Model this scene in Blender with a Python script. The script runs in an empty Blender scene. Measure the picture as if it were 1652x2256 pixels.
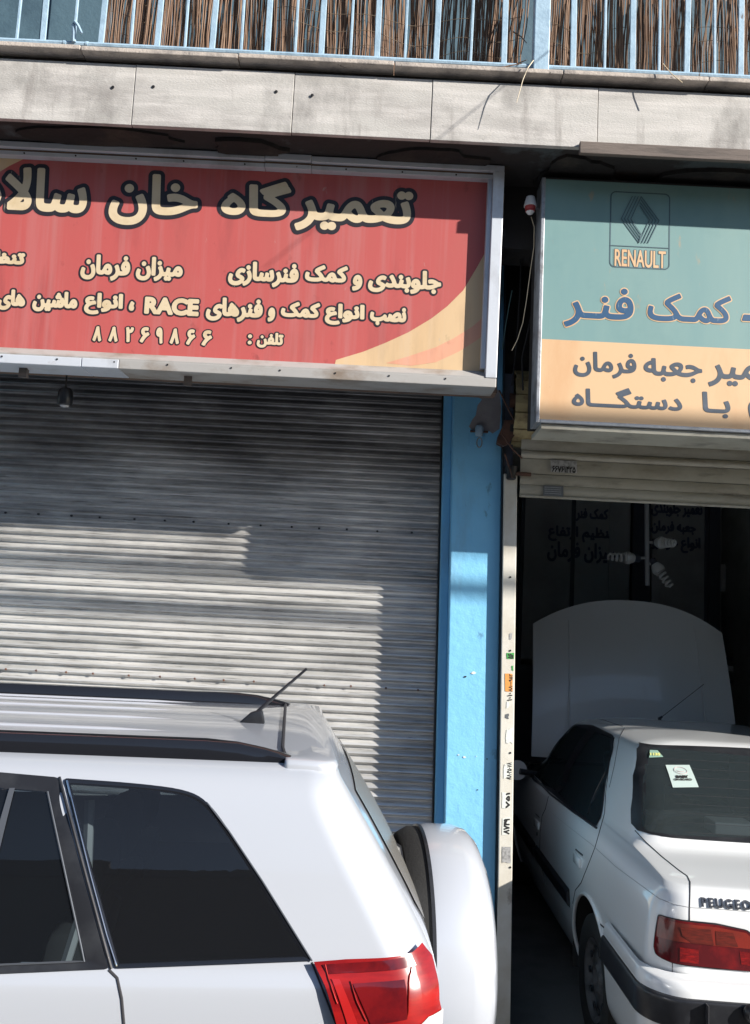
import bpy, bmesh, math, random
import numpy as np
from mathutils import Vector, Matrix
from mathutils.bvhtree import BVHTree
random.seed(7)
R = math.radians
sc = bpy.context.scene
COL = sc.collection

# ------------------------------------------------------------------ camera
CAM = Vector((0, 0, 1.95))
PITCH, ROLL, FPX = R(6.64), R(2.87), 1993.0          # focal length in units of a 1652 x 2256 frame
cam = bpy.data.cameras.new('camera'); cam_ob = bpy.data.objects.new('camera', cam); COL.objects.link(cam_ob)
CROT = Matrix.Rotation(math.pi/2 + PITCH, 3, 'X') @ Matrix.Rotation(ROLL, 3, 'Z')
cam_ob.matrix_world = Matrix.Translation(CAM) @ CROT.to_4x4()
cam.sensor_fit = 'VERTICAL'; cam.sensor_height = 36; cam.lens = 36*FPX/2256
cam.clip_start = .05; cam.clip_end = 500
sc.camera = cam_ob
# ------------------------------------------------------------------ sky and sun
SUN = Vector((1.71, -1.0, 0.9)).normalized()          # towards the sun
world = bpy.data.worlds.new('World'); sc.world = world; world.use_nodes = True
wn = world.node_tree; bg = wn.nodes['Background']
sky = wn.nodes.new('ShaderNodeTexSky'); sky.sky_type = 'NISHITA'; sky.sun_disc = False
sky.sun_elevation = math.asin(SUN.z); sky.sun_rotation = math.atan2(SUN.x, SUN.y)
sky.altitude = 1200; sky.air_density = 1.0; sky.dust_density = .6
wn.links.new(sky.outputs[0], bg.inputs[0]); bg.inputs[1].default_value = .076
sl = bpy.data.lights.new('sun', 'SUN'); sl.energy = 4.9; sl.angle = R(.53); sl.color = (1, .94, .85)
so = bpy.data.objects.new('sun', sl); COL.objects.link(so); so.rotation_euler = SUN.to_track_quat('Z', 'Y').to_euler()
sc.view_settings.view_transform = 'Standard'; sc.view_settings.look = 'None'
sc.view_settings.gamma = 1; sc.view_settings.use_curve_mapping = False
sc.view_settings.exposure = .80

# ------------------------------------------------------------------ helpers
def ray(px, py): return CROT @ Vector(((px-826)/FPX, -(py-1128)/FPX, -1))
def at(px, py, Y):
    d = ray(px, py); return CAM + d*(Y/d.y)

def link(name, me, mat=None, parent=None, smooth=False):
    if mat is not None and not me.materials: me.materials.append(mat)
    if smooth:
        me.polygons.foreach_set('use_smooth', [True]*len(me.polygons))
    o = bpy.data.objects.new(name, me); COL.objects.link(o)
    if parent is not None:
        o.parent = parent; o.matrix_parent_inverse = inv(parent)
    return o
def inv(p): return WM.get(p.name, Matrix.Identity(4)).inverted()
WM = {}
# The shop front is set out from image coordinates and scaled uniformly about the camera: 1 unit = 0.82 m, origin 0.351 m above the street.
FS, FZ = .82, 1.95*(1-.82)
FRONT = False
def fm(p):
    p = Vector(p); return Vector((p.x*FS, p.y*FS, p.z*FS+FZ)) if FRONT else p
def mesh(name, v, f, mat=None, parent=None, smooth=False):
    if FRONT: v = [fm(p) for p in v]
    me = bpy.data.meshes.new(name); me.from_pydata([tuple(p) for p in v], [], f); me.update()
    o = link(name, me, mat, parent, smooth)
    WM[o.name] = Matrix.Identity(4)
    return o
def empty(name, loc, label, cat, group=None):
    o = bpy.data.objects.new(name, None); COL.objects.link(o); loc = fm(loc); o.location = loc; o.empty_display_size = .2
    o['label'] = label; o['category'] = cat
    if group: o['group'] = group
    WM[o.name] = Matrix.Translation(loc)
    return o
def tag(o, label, cat, group=None):
    o['label'] = label; o['category'] = cat
    if group: o['group'] = group
    return o
def plabel(o, label): o['label'] = label; return o

class MB:
    """collects shapes, links them as one mesh"""
    def __init__(s): s.v = []; s.f = []
    def add(s, v, f):
        n = len(s.v); s.v += [Vector(p) for p in v]; s.f += [tuple(i+n for i in q) for q in f]; return s
    def box(s, x0, x1, y0, y1, z0, z1):
        v = [(x, y, z) for x in (x0, x1) for y in (y0, y1) for z in (z0, z1)]
        return s.add(v, [(0,1,3,2),(4,6,7,5),(0,4,5,1),(2,3,7,6),(0,2,6,4),(1,5,7,3)])
    def hexa(s, v): return s.add(v, [(0,1,3,2),(4,6,7,5),(0,4,5,1),(2,3,7,6),(0,2,6,4),(1,5,7,3)])
    def tube(s, pts, r, n=8, cap=True):
        pts = [Vector(p) for p in pts]; rs = r if isinstance(r, (list, tuple)) else [r]*len(pts)
        v = []; f = []; ref = None
        for i, p in enumerate(pts):
            t = (pts[min(i+1, len(pts)-1)] - pts[max(i-1, 0)]).normalized()
            if ref is None: ref = Vector((0,0,1)) if abs(t.z) < .9 else Vector((1,0,0))
            a = t.cross(ref).normalized(); b = a.cross(t).normalized(); ref = b
            for k in range(n):
                an = 2*math.pi*k/n; v.append(p + (a*math.cos(an) + b*math.sin(an))*rs[i])
        for i in range(len(pts)-1):
            for k in range(n):
                k2 = (k+1) % n; f.append((i*n+k, i*n+k2, (i+1)*n+k2, (i+1)*n+k))
        if cap: f.append(tuple(reversed(range(n)))); f.append(tuple((len(pts)-1)*n+k for k in range(n)))
        return s.add(v, f)
    def lathe(s, prof, o, axis='X', n=48, sgn=1):
        """prof: list of (along axis, radius)"""
        v = []; f = []
        for a, r in prof:
            for k in range(n):
                an = 2*math.pi*k/n; c, q = r*math.cos(an), r*math.sin(an)
                if axis == 'X': v.append((o[0]+a*sgn, o[1]+c, o[2]+q))
                elif axis == 'Y': v.append((o[0]+c, o[1]+a*sgn, o[2]+q))
                else: v.append((o[0]+c, o[1]+q, o[2]+a*sgn))
        for i in range(len(prof)-1):
            for k in range(n):
                k2 = (k+1) % n; f.append((i*n+k, i*n+k2, (i+1)*n+k2, (i+1)*n+k))
        return s.add(v, f)
    def build(s, name, mat, parent=None, smooth=False, bevel=0):
        o = mesh(name, s.v, s.f, mat, parent, smooth)
        bm = bmesh.new(); bm.from_mesh(o.data); bmesh.ops.recalc_face_normals(bm, faces=bm.faces)
        if bevel:
            bmesh.ops.bevel(bm, geom=[e for e in bm.edges if len(e.link_faces) == 2 and e.calc_face_angle(0) > .6], offset=bevel, segments=2, affect='EDGES', profile=.5)
        bm.to_mesh(o.data); bm.free()
        if smooth: o.data.set_sharp_from_angle(angle=R(40))
        return o
def box(name, x0, x1, y0, y1, z0, z1, mat, parent=None, bevel=0):
    return MB().box(x0, x1, y0, y1, z0, z1).build(name, mat, parent, False, bevel)

# ------------------------------------------------------------------ materials
MATS = {}
def mat(name, col, rough=.7, metal=0, col2=None, sc1=3., thr=(.45, .65), stretch=(1,1,1), bump=0, bsc=60., coat=0, spec=.5, extra=None, amt=1.0):
    m = bpy.data.materials.new(name); m.use_nodes = True; nt = m.node_tree; b = nt.nodes['Principled BSDF']
    b.inputs['Base Color'].default_value = (*col, 1); b.inputs['Roughness'].default_value = rough
    b.inputs['Metallic'].default_value = metal; b.inputs['Coat Weight'].default_value = coat; b.inputs['Coat Roughness'].default_value = .04
    b.inputs['Specular IOR Level'].default_value = spec
    L = nt.links.new
    tc = nt.nodes.new('ShaderNodeTexCoord')
    def noise(scale, det=6, st=stretch, off=0):
        mp = nt.nodes.new('ShaderNodeMapping'); mp.inputs['Scale'].default_value = st; mp.inputs['Location'].default_value = (off, off, off)
        L(tc.outputs['Object'], mp.inputs[0]); n = nt.nodes.new('ShaderNodeTexNoise'); n.inputs['Scale'].default_value = scale; n.inputs['Detail'].default_value = det; n.inputs['Roughness'].default_value = .62
        L(mp.outputs[0], n.inputs['Vector']); return n.outputs[0]
    def ramp(sock, a, b_):
        r = nt.nodes.new('ShaderNodeMapRange'); r.inputs[1].default_value = a; r.inputs[2].default_value = b_; r.clamp = True
        L(sock, r.inputs[0]); return r.outputs[0]
    def mix(fac, A, B):
        x = nt.nodes.new('ShaderNodeMix'); x.data_type = 'RGBA'
        if isinstance(fac, float): x.inputs[0].default_value = fac
        else: L(fac, x.inputs[0])
        for s_, q in ((6, A), (7, B)):
            if isinstance(q, tuple): x.inputs[s_].default_value = (*q, 1)
            else: L(q, x.inputs[s_])
        return x.outputs[2]
    def mul(a, k):
        x = nt.nodes.new('ShaderNodeMath'); x.operation = 'MULTIPLY'; L(a, x.inputs[0])
        if isinstance(k, (int, float)): x.inputs[1].default_value = k
        else: L(k, x.inputs[1])
        return x.outputs[0]
    cur = None
    if col2:
        cur = mix(mul(ramp(noise(sc1), *thr), amt), col, col2)
    for e in (extra or []):
        # extra layers: (colour, scale, lo, hi, stretch, amount)
        c, s1, lo, hi, st, am = e
        cur = mix(mul(ramp(noise(s1, 8, st, 13.7), lo, hi), am), cur if cur is not None else col, c)
    if cur is not None: L(cur, b.inputs['Base Color'])
    if bump:
        bn = nt.nodes.new('ShaderNodeBump'); bn.inputs['Strength'].default_value = bump; bn.inputs['Distance'].default_value = .01
        L(noise(bsc, 5), bn.inputs['Height']); L(bn.outputs[0], b.inputs['Normal'])
    MATS[name] = m
    return m
def glass(name, tint, trans, rough=.01):
    m = bpy.data.materials.new(name); m.use_nodes = True; nt = m.node_tree; b = nt.nodes['Principled BSDF']; out = nt.nodes['Material Output']
    b.inputs['Base Color'].default_value = (*tint, 1); b.inputs['Roughness'].default_value = rough; b.inputs['Specular IOR Level'].default_value = .95
    t = nt.nodes.new('ShaderNodeBsdfTransparent'); t.inputs[0].default_value = (.75, .85, .9, 1)
    x = nt.nodes.new('ShaderNodeMixShader'); x.inputs[0].default_value = trans
    nt.links.new(b.outputs[0], x.inputs[1]); nt.links.new(t.outputs[0], x.inputs[2]); nt.links.new(x.outputs[0], out.inputs[0])
    return m

M_stone = mat('travertine', (.50, .485, .465), .8, col2=(.33, .31, .30), sc1=1.6, thr=(.48, .72), stretch=(1,1,2.2), bump=.25, bsc=90,
              extra=[((.66,.63,.61), 5, .45, .7, (.5,1,4), .8), ((.14,.13,.125), 1.5, .52, .70, (1.4,1,.9), .85), ((.2,.18,.17), 5, .56, .7, (2.5,1,.35), .5), ((.10,.09,.085), 40, .68, .72, (1,1,2), .8)])
M_cap = mat('cap_stone', (.52, .46, .41), .85, col2=(.30,.27,.25), sc1=8, bump=.4, bsc=70, extra=[((.06,.05,.05), 30, .66, .72, (1,1,1), .9)])
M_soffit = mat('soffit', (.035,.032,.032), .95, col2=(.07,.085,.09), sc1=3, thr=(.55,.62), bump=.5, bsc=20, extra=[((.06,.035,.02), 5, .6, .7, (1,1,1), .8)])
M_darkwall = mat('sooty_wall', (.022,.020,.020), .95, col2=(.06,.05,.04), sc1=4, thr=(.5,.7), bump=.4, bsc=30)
M_rail = mat('blue_rail_paint', (.38,.53,.66), .45, col2=(.30,.43,.55), sc1=14, bump=.25, bsc=40, extra=[((.13,.09,.07), 30, .68, .74, (1,1,.4), .8)])
M_upwall = mat('blue_wall_upper', (.075,.135,.175), .7, col2=(.05,.095,.13), sc1=3, bump=.3, bsc=30, extra=[((.30,.26,.24), 2.6, .62, .64, (1,1,.6), .8)])
M_reed = mat('reed', (.17,.095,.06), .8, col2=(.30,.20,.135), sc1=9, thr=(.35,.75), stretch=(8,8,.35), extra=[((.10,.055,.035), 12, .48, .7, (9,9,.3), .8)])
M_wire = mat('rusty_wire', (.22,.17,.12), .7)
M_alu = mat('sign_aluminium', (.62,.66,.73), .42, .15, col2=(.36,.36,.38), sc1=4, thr=(.5,.75), stretch=(1,1,.6), bump=.1, bsc=12, extra=[((.22,.17,.13), 9, .62, .74, (.6,1,1), .6)])
M_alu_dirty = mat('sign_aluminium_dusty', (.42,.41,.40), .6, .2, col2=(.25,.20,.16), sc1=5, thr=(.48,.7), stretch=(.7,1,1), bump=.1, bsc=12)
M_brown = mat('brown_strip', (.16,.10,.07), .8, col2=(.09,.06,.05), sc1=8)
def cloth(name, c, c2, c3=None):
    return mat(name, c, .55, col2=c2, sc1=2.0, thr=(.45,.75), stretch=(1.6,1,.5), bump=.05, bsc=14,
               extra=[(c3 or tuple(q*.55 for q in c), 2.2, .54, .72, (2.4,1,.5), .6), (tuple(.6*q+.2 for q in c), 3.5, .50, .75, (4,1,.12), .45), (tuple(q*.4 for q in c), 7, .64, .74, (1.4,1,1), .6), ((.45,.4,.36), 22, .69, .73, (1,1,.5), .35)])
M_red = cloth('red_banner', (.48,.096,.092), (.44,.11,.10), (.27,.065,.065))
M_cream = cloth('cream_banner', (.66,.47,.28), (.60,.40,.22), (.42,.29,.18))
M_peach = cloth('peach_banner', (.72,.36,.24), (.66,.32,.22))
M_ink = mat('black_ink', (.022,.02,.028), .5, col2=(.022,.02,.028), sc1=20, extra=[((.35,.30,.24), 26, .64, .70, (2.2,1,.35), .75)])
M_creamink = mat('cream_ink', (.66,.54,.37), .55, col2=(.58,.45,.28), sc1=9, thr=(.5,.7))
M_teal = mat('teal_banner', (.175,.31,.315), .5, col2=(.21,.34,.33), sc1=1.5, thr=(.4,.7), stretch=(2,1,.4), extra=[((.38,.30,.20), 16, .62, .70, (1.3,1,.5), .55), ((.10,.22,.24), 2, .55,.8,(1,1,1),.5)])
M_peach2 = mat('orange_banner', (.68,.46,.27), .55, col2=(.62,.36,.19), sc1=2, thr=(.5,.75), stretch=(2,1,.6), extra=[((.42,.22,.12), 18, .68, .75, (1,1,1), .5)])
M_navy = mat('navy_ink', (.02,.085,.19), .5, col2=(.02,.085,.19), sc1=9, extra=[((.30,.38,.42), 34, .62, .68, (2.4,1,.4), .6)])
M_slate = mat('slate_ink', (.055,.075,.105), .5, col2=(.08,.10,.14), sc1=9)
M_logo = mat('logo_ink', (.075,.13,.16), .6)
M_steel = mat('dull_steel', (.34,.36,.39), .5, .5, col2=(.15,.14,.14), sc1=10, thr=(.5,.7), bump=.2, bsc=60)
M_slat = mat('shutter_slat', (.86,.85,.83), .26, .5, col2=(.40,.40,.39), sc1=2.0, thr=(.45,.8), stretch=(.7,1,6), bump=.06, bsc=40,
             extra=[((.10,.095,.09), 5.0, .54, .66, (.8,1,22), .6), ((.03,.03,.03), 12, .62, .70, (.5,1,10), .75), ((.30,.30,.31), .8, .50, .62, (1,1,1), .3)])
M_pillar = mat('blue_plaster', (.21,.55,.84), .5, col2=(.23,.58,.87), sc1=5, bump=.35, bsc=22,
               extra=[((.20,.24,.30), 2.4, .56, .74, (1.6,1,.5), .4), ((.05,.12,.22), 9, .63, .68, (1,1,.5), .5), ((.7,.7,.68), 16, .745, .75, (1,1,1), .9)])
M_bare = mat('bare_plaster', (.30,.28,.29), .9, col2=(.38,.36,.36), sc1=5, bump=.3, bsc=25, extra=[((.04,.04,.04), 9, .62, .70, (1,1,1), .8)])
M_post = mat('white_post', (.66,.64,.58), .5, col2=(.50,.45,.36), sc1=3.2, thr=(.45,.7), bump=.1, bsc=30, extra=[((.20,.16,.12), 10, .64, .72, (1,1,.6), .6)])
M_slat2 = mat('cream_slat', (.47,.45,.38), .45, .1, col2=(.33,.30,.24), sc1=4, thr=(.45,.7), stretch=(1,1,2), bump=.08, bsc=30, extra=[((.10,.085,.07), 7, .55, .72, (.7,1,3), .7)])
M_coil = mat('coil_slat', (.40,.33,.17), .6, col2=(.20,.15,.08), sc1=14)
M_rust = mat('rust_brown', (.13,.065,.045), .8, col2=(.06,.035,.03), sc1=14, bump=.3, bsc=50)
M_blackmetal = mat('black_metal', (.02,.02,.022), .5, .2)
M_black = mat('black_plastic', (.017,.018,.022), .32, col2=(.03,.032,.037), sc1=10)
M_trim = mat('gloss_black_trim', (.012,.013,.017), .12, coat=.6)
M_rubber = mat('rubber', (.018,.018,.018), .8, bump=.2, bsc=80)
M_seam = mat('panel_gap', (.03,.03,.035), .7)
M_paint = mat('silver_white_paint', (.50,.53,.59), .30, .2, coat=1.0)
M_paint2 = mat('white_paint', (.76,.78,.80), .28, 0, coat=1.0)
M_hood = mat('white_hood_paint', (.78,.78,.80), .30, 0, coat=.6)
M_chrome = mat('chrome', (.75,.75,.76), .12, 1)
M_red_lens = mat('red_lens', (.20,.005,.007), .26, coat=.25, col2=(.34,.010,.009), sc1=9, thr=(.4,.62), stretch=(.5,.5,3))
M_red_dark = mat('red_lens_dark', (.085,.005,.008), .14, coat=1, col2=(.16,.007,.009), sc1=8, thr=(.45,.6))
M_amber = mat('amber_lens', (.22,.022,.014), .14, coat=1, col2=(.13,.022,.016), sc1=7, thr=(.45,.6))
M_whitelens = mat('clear_lens', (.55,.55,.56), .2, coat=1)
M_glass_suv = glass('tinted_glass', (.012,.013,.016), .34)
M_glass_door = glass('door_glass', (.012,.014,.018), .45)
M_glass_sedan = glass('rear_glass', (.03,.04,.045), .25)
M_seat = mat('seat_cloth', (.10,.10,.10), .9)
M_cabin = mat('cabin_lining', (.09,.09,.095), .9)
M_asph = mat('asphalt', (.05,.05,.052), .9, col2=(.075,.073,.07), sc1=3, bump=.4, bsc=120)
M_pave = mat('pavement', (.22,.21,.20), .9, col2=(.13,.125,.12), sc1=4, bump=.3, bsc=60)
M_garfloor = mat('garage_floor', (.14,.14,.14), .6, col2=(.09,.09,.09), sc1=3)
M_garwall = mat('garage_wall', (.50,.52,.50), .9, col2=(.32,.33,.31), sc1=2, thr=(.4,.7), bump=.2, bsc=12)
M_panel = mat('partition_glass', (.42,.43,.45), .16, col2=(.34,.34,.36), sc1=2)
M_partdark = mat('partition_post', (.06,.07,.10), .5)
M_opp = mat('opposite_wall', (.10,.085,.07), .9, col2=(.06,.055,.05), sc1=.6)
M_opp2 = mat('opposite_wall_dark', (.05,.045,.04), .9)
M_white = mat('white_plastic', (.78,.76,.76), .35)
M_redpl = mat('red_plastic', (.45,.05,.05), .4)
M_paper = mat('paper', (.72,.74,.70), .6, col2=(.5,.5,.5), sc1=30, thr=(.6,.62))
M_card = mat('card', (.46,.56,.54), .6)
M_green = mat('green_paper', (.06,.35,.08), .6)
M_orange = mat('orange_paper', (.75,.32,.08), .6)
M_silver = mat('foil_sticker', (.60,.60,.60), .35, .4, col2=(.3,.3,.3), sc1=40)
M_greysticker = mat('grey_sticker', (.13,.14,.15), .5)
M_bulb = mat('bulb_glass', (.75,.75,.75), .3)
M_wood = mat('grey_board', (.17,.14,.125), .9, col2=(.08,.07,.065), sc1=7, stretch=(.4,1,3), bump=.3, bsc=40)

# ------------------------------------------------------------------ lettering
_F = {'ا':(0xFE8D,0xFE8E,0,0),'ب':(0xFE8F,0xFE90,0xFE91,0xFE92),'ت':(0xFE95,0xFE96,0xFE97,0xFE98),'ج':(0xFE9D,0xFE9E,0xFE9F,0xFEA0),
'خ':(0xFEA5,0xFEA6,0xFEA7,0xFEA8),'د':(0xFEA9,0xFEAA,0,0),'ر':(0xFEAD,0xFEAE,0,0),'ز':(0xFEAF,0xFEB0,0,0),'س':(0xFEB1,0xFEB2,0xFEB3,0xFEB4),
'ش':(0xFEB5,0xFEB6,0xFEB7,0xFEB8),'ص':(0xFEB9,0xFEBA,0xFEBB,0xFEBC),'ظ':(0xFEC5,0xFEC6,0xFEC7,0xFEC8),'ع':(0xFEC9,0xFECA,0xFECB,0xFECC),
'ف':(0xFED1,0xFED2,0xFED3,0xFED4),'ک':(0xFB8E,0xFB8F,0xFB90,0xFB91),'گ':(0xFB92,0xFB93,0xFB94,0xFB95),'ل':(0xFEDD,0xFEDE,0xFEDF,0xFEE0),
'م':(0xFEE1,0xFEE2,0xFEE3,0xFEE4),'ن':(0xFEE5,0xFEE6,0xFEE7,0xFEE8),'ه':(0xFEE9,0xFEEA,0xFEEB,0xFEEC),'و':(0xFEED,0xFEEE,0,0),
'ی':(0xFBFC,0xFBFD,0xFBFE,0xFBFF),'ـ':(0x640,0x640,0x640,0x640),'ﻻ':(0xFEFB,0xFEFC,0,0)}
def shape(s):
    if s[0] not in _F: return s if ord(s[0]) < 0x600 or s[0] in '۰۱۲۳۴۵۶۷۸۹' else s[::-1]
    s = s.replace('لا', 'ﻻ'); out = []
    for i, c in enumerate(s):
        if c not in _F: out.append(c); continue
        p = i > 0 and s[i-1] in _F and _F[s[i-1]][2]
        n = i+1 < len(s) and s[i+1] in _F and _F[c][2]
        out.append(chr(_F[c][(3 if n else 1) if p else (2 if n else 0)]))
    return ''.join(reversed(out))
def outlines(text, space=1.0):
    c = bpy.data.curves.new('t', 'FONT'); c.body = shape(text); c.fill_mode = 'NONE'; c.resolution_u = 4; c.space_character = space
    o = bpy.data.objects.new('t', c); COL.objects.link(o)
    dg = bpy.context.evaluated_depsgraph_get(); me = o.evaluated_get(dg).to_mesh()
    V = np.array([v.co[:2] for v in me.vertices]); E = np.array([e.vertices[:] for e in me.edges])
    nxt = {}
    for a, b in E:      # keep the direction of each outline: consecutive indices, the long jump closes it
        if b == a+1: nxt[a] = b
        elif a == b+1: nxt[b] = a
        else: nxt[max(a, b)] = min(a, b)
    seg = np.array([(V[a], V[b]) for a, b in nxt.items()])
    o.evaluated_get(dg).to_mesh_clear(); bpy.data.objects.remove(o); bpy.data.curves.remove(c)
    return seg          # K,2,2
def lettering(text, box_, offs, step, space=1.0, keep=0, bold=0.0):
    """meshes (in plane coordinates) of the text fitted into box_=(u0,v0,u1,v1), one per offset"""
    seg = outlines(text, space)
    lo = seg.reshape(-1, 2).min(0); hi = seg.reshape(-1, 2).max(0); om = max(offs)
    u0, v0, u1, v1 = box_; u0 += om; u1 -= om; v0 += om; v1 -= om
    S = np.array([(u1-u0)/(hi[0]-lo[0]), (v1-v0)/(hi[1]-lo[1])])
    if keep: S[:] = min(S)
    seg = (seg-lo)*S + np.array([u0, v0])
    nx = int((u1-u0+2*om)/step)+4; ny = int((v1-v0+2*om)/step)+4
    gx = u0-om-step + np.arange(nx)*step; gy = v0-om-step + np.arange(ny)*step
    PX, PY = np.meshgrid(gx, gy); P = np.stack([PX.ravel(), PY.ravel()], 1)
    A = seg[:, 0]; B = seg[:, 1]; D = B-A; L2 = (D**2).sum(1)+1e-12
    D2 = np.full(len(P), 1e9); W = np.zeros(len(P))
    ch = max(1, int(4e6//max(1, len(A))))
    for i in range(0, len(P), ch):
        p = P[i:i+ch, None, :]; AP = p-A[None]
        t = np.clip((AP*D[None]).sum(2)/L2[None], 0, 1)
        q = AP - t[..., None]*D[None]; D2[i:i+ch] = (q**2).sum(2).min(1)
        y = p[..., 1]; up = (A[None, :, 1] <= y) & (B[None, :, 1] > y); dn = (A[None, :, 1] > y) & (B[None, :, 1] <= y)
        cr = D[None, :, 0]*AP[..., 1] - D[None, :, 1]*AP[..., 0]
        W[i:i+ch] = (up & (cr > 0)).sum(1)*1 - (dn & (cr < 0)).sum(1)*1
    d = np.sqrt(D2); d[W != 0] = -step*.9
    d = d.reshape(ny, nx)
    out = []
    for o_ in offs:
        F_ = d - o_ - 1e-6
        vid = {}; v = []; f = []
        def key(a, b):
            k = (a, b)
            if k not in vid:
                (j0, i0), (j1, i1) = a, b
                if a == b: p = (gx[i0], gy[j0])
                else:
                    fa, fb = F_[a], F_[b]; t = fa/(fa-fb); p = (gx[i0]+(gx[i1]-gx[i0])*t, gy[j0]+(gy[j1]-gy[j0])*t)
                vid[k] = len(v); v.append(p)
            return vid[k]
        ins = F_ < 0
        for j in range(ny-1):
            row = ins[j, :-1] & ins[j, 1:] & ins[j+1, :-1] & ins[j+1, 1:]
            anyi = ins[j, :-1] | ins[j, 1:] | ins[j+1, :-1] | ins[j+1, 1:]
            i = 0; idx = np.nonzero(anyi)[0]; last = -1
            for i in idx:
                if i <= last: continue
                if row[i]:
                    k = i
                    while k+1 < nx-1 and row[k+1]: k += 1
                    f.append((key((j,i),(j,i)), key((j,k+1),(j,k+1)), key((j+1,k+1),(j+1,k+1)), key((j+1,i),(j+1,i)))); last = k
                else:
                    cs = [(j,i), (j,i+1), (j+1,i+1), (j+1,i)]; poly = []
                    for q in range(4):
                        a, b = cs[q], cs[(q+1) % 4]
                        if ins[a]: poly.append(key(a, a))
                        if ins[a] != ins[b]: poly.append(key(*((a, b) if a < b else (b, a))))
                    if len(poly) >= 3: f.append(tuple(poly))
        out.append((v, f))
    return out

class Plane:
    def __init__(s, O, V, U=(1,0,0)):
        s.O = Vector(O); s.U = Vector(U).normalized(); s.V = Vector(V).normalized(); s.N = s.U.cross(s.V).normalized()
    def p(s, u, v, d=0): return s.O + s.U*u + s.V*v + s.N*d
    def at(s, px, py, d=0):
        r = ray(px, py); o = s.O + s.N*d; t = (o-CAM).dot(s.N)/r.dot(s.N); q = CAM + r*t - s.O
        return q.dot(s.U), q.dot(s.V)
    def slab(s, name, u0, u1, v0, v1, d0, d1, m, parent, bevel=0):
        return MB().hexa([s.p(u, v, d) for u in (u0, u1) for d in (d0, d1) for v in (v0, v1)]).build(name, m, parent, False, bevel)
    def poly(s, name, pts, d, m, parent, th=.001):
        n = len(pts); v = [s.p(a, b, d) for a, b in pts] + [s.p(a, b, d-th) for a, b in pts]
        f = [tuple(range(n)), tuple(range(2*n-1, n-1, -1))] + [(i, i+n, (i+1) % n + n, (i+1) % n) for i in range(n)]
        return MB().add(v, f).build(name, m, parent)
    def text(s, name, t, pxbox, offs, mats, parent, step=.003, d=.0015, gap=.0012, space=1.0, rot=None):
        """pxbox = left, top, right, bottom as seen in the photograph"""
        l, tp, r, b = pxbox; mx, my = (l+r)/2, (tp+b)/2
        if rot is None:
            u0 = s.at(l, my)[0]; u1 = s.at(r, my)[0]; v1 = s.at(mx, tp)[1]; v0 = s.at(mx, b)[1]
            res = lettering(t, (u0, v0, u1, v1), offs, step, space)
            mp = lambda a, b_, dd: s.p(a, b_, dd)
        else:
            u0 = s.at(l, my)[0]; u1 = s.at(r, my)[0]; v1 = s.at(mx, tp)[1]; v0 = s.at(mx, b)[1]; W_, H_ = v1-v0, u1-u0
            res = lettering(t, (0, 0, W_, H_), offs, step, space)
            mp = lambda a, b_, dd: s.p(u1-b_, v0+a, dd)
        obs = []; par = parent
        for k, (v, f) in enumerate(res):
            par = mesh(name if k == 0 else 'letter_fill', [mp(a, b_, d+gap*k) for a, b_ in v], f, mats[k], par)
            obs.append(par)
        return obs

# ================================================================== SETTING: ground
def ground(name, x0, x1, y0, y1, z, m):
    o = mesh(name, [(x0,y0,z),(x1,y0,z),(x1,y1,z),(x0,y1,z)], [(0,1,2,3)], m); o['kind'] = 'structure'; return o
ground('road', -150, 150, -150, 150, -.12, M_asph)
o = box('pavement', -40, 40, 3.86, 4.6, -.2, 0, M_pave); o['kind'] = 'structure'
o = box('kerb', -40, 40, 3.74, 3.858, -.2, .004, M_stone); o['kind'] = 'structure'
o = box('garage_ramp', .78, 3.05, 2.9, 4.65, -.11, .006, M_pave); o['kind'] = 'structure'

# ================================================================== BUILDING
FRONT = True
B = empty('shop_building', (0, 5.6, 0), 'building with a pale stone ledge over two repair shops and a blue pillar between them', 'building')
LZ0, LZ1 = 4.462, 4.803
# stone slabs of the ledge
jx = [-6.0, -5.1, -4.2, -3.25, -2.36] + [at(a, 200, 4.51).x for a in (290, 645, 953, 1322)] + [2.12, 2.95, 3.8, 4.7, 5.6]
for i in range(len(jx)-1):
    dz = random.uniform(-.003, .003); dy = random.uniform(-.002, .003)
    o = box('stone_panel', jx[i]+.0018, jx[i+1]-.0018, 4.51+dy, 4.54, LZ0+dz, LZ1+dz, M_stone, B, .002)
box('ledge_core', -6, 5.6, 4.54, 4.6, LZ0+.02, LZ1, M_soffit, B)
jc = [-6, -5, -4.1, -3.1] + [at(a, 110+.05*a, 4.47).x for a in (172, 521, 868, 1243, 1566)] + [2.6, 3.6, 4.6, 5.6]
for i in range(len(jc)-1):
    dz = random.uniform(-.004, .004)
    box('cap_stone', jc[i]+.002, jc[i+1]-.002, 4.455+random.uniform(-.004, .004), 4.72, LZ1+.033+dz, LZ1+.059+dz, M_cap, B, .004)
box('ledge_bed', -6, 5.6, 4.545, 4.75, LZ1, LZ1+.0325, M_soffit, B)
box('balcony_floor', -6, 5.6, 4.72, 9, 4.60, 4.86, M_soffit, B)
# small screw holes in the stone
for a, b in ((243,193),(333,192),(606,203),(686,211)):
    p = at(a, b, 4.508); MB().lathe([(0,.007),(-.004,.009),(-.005,.0)], (p.x, 4.509, p.z), 'Y', 10).build('screw', M_blackmetal, B)
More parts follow.
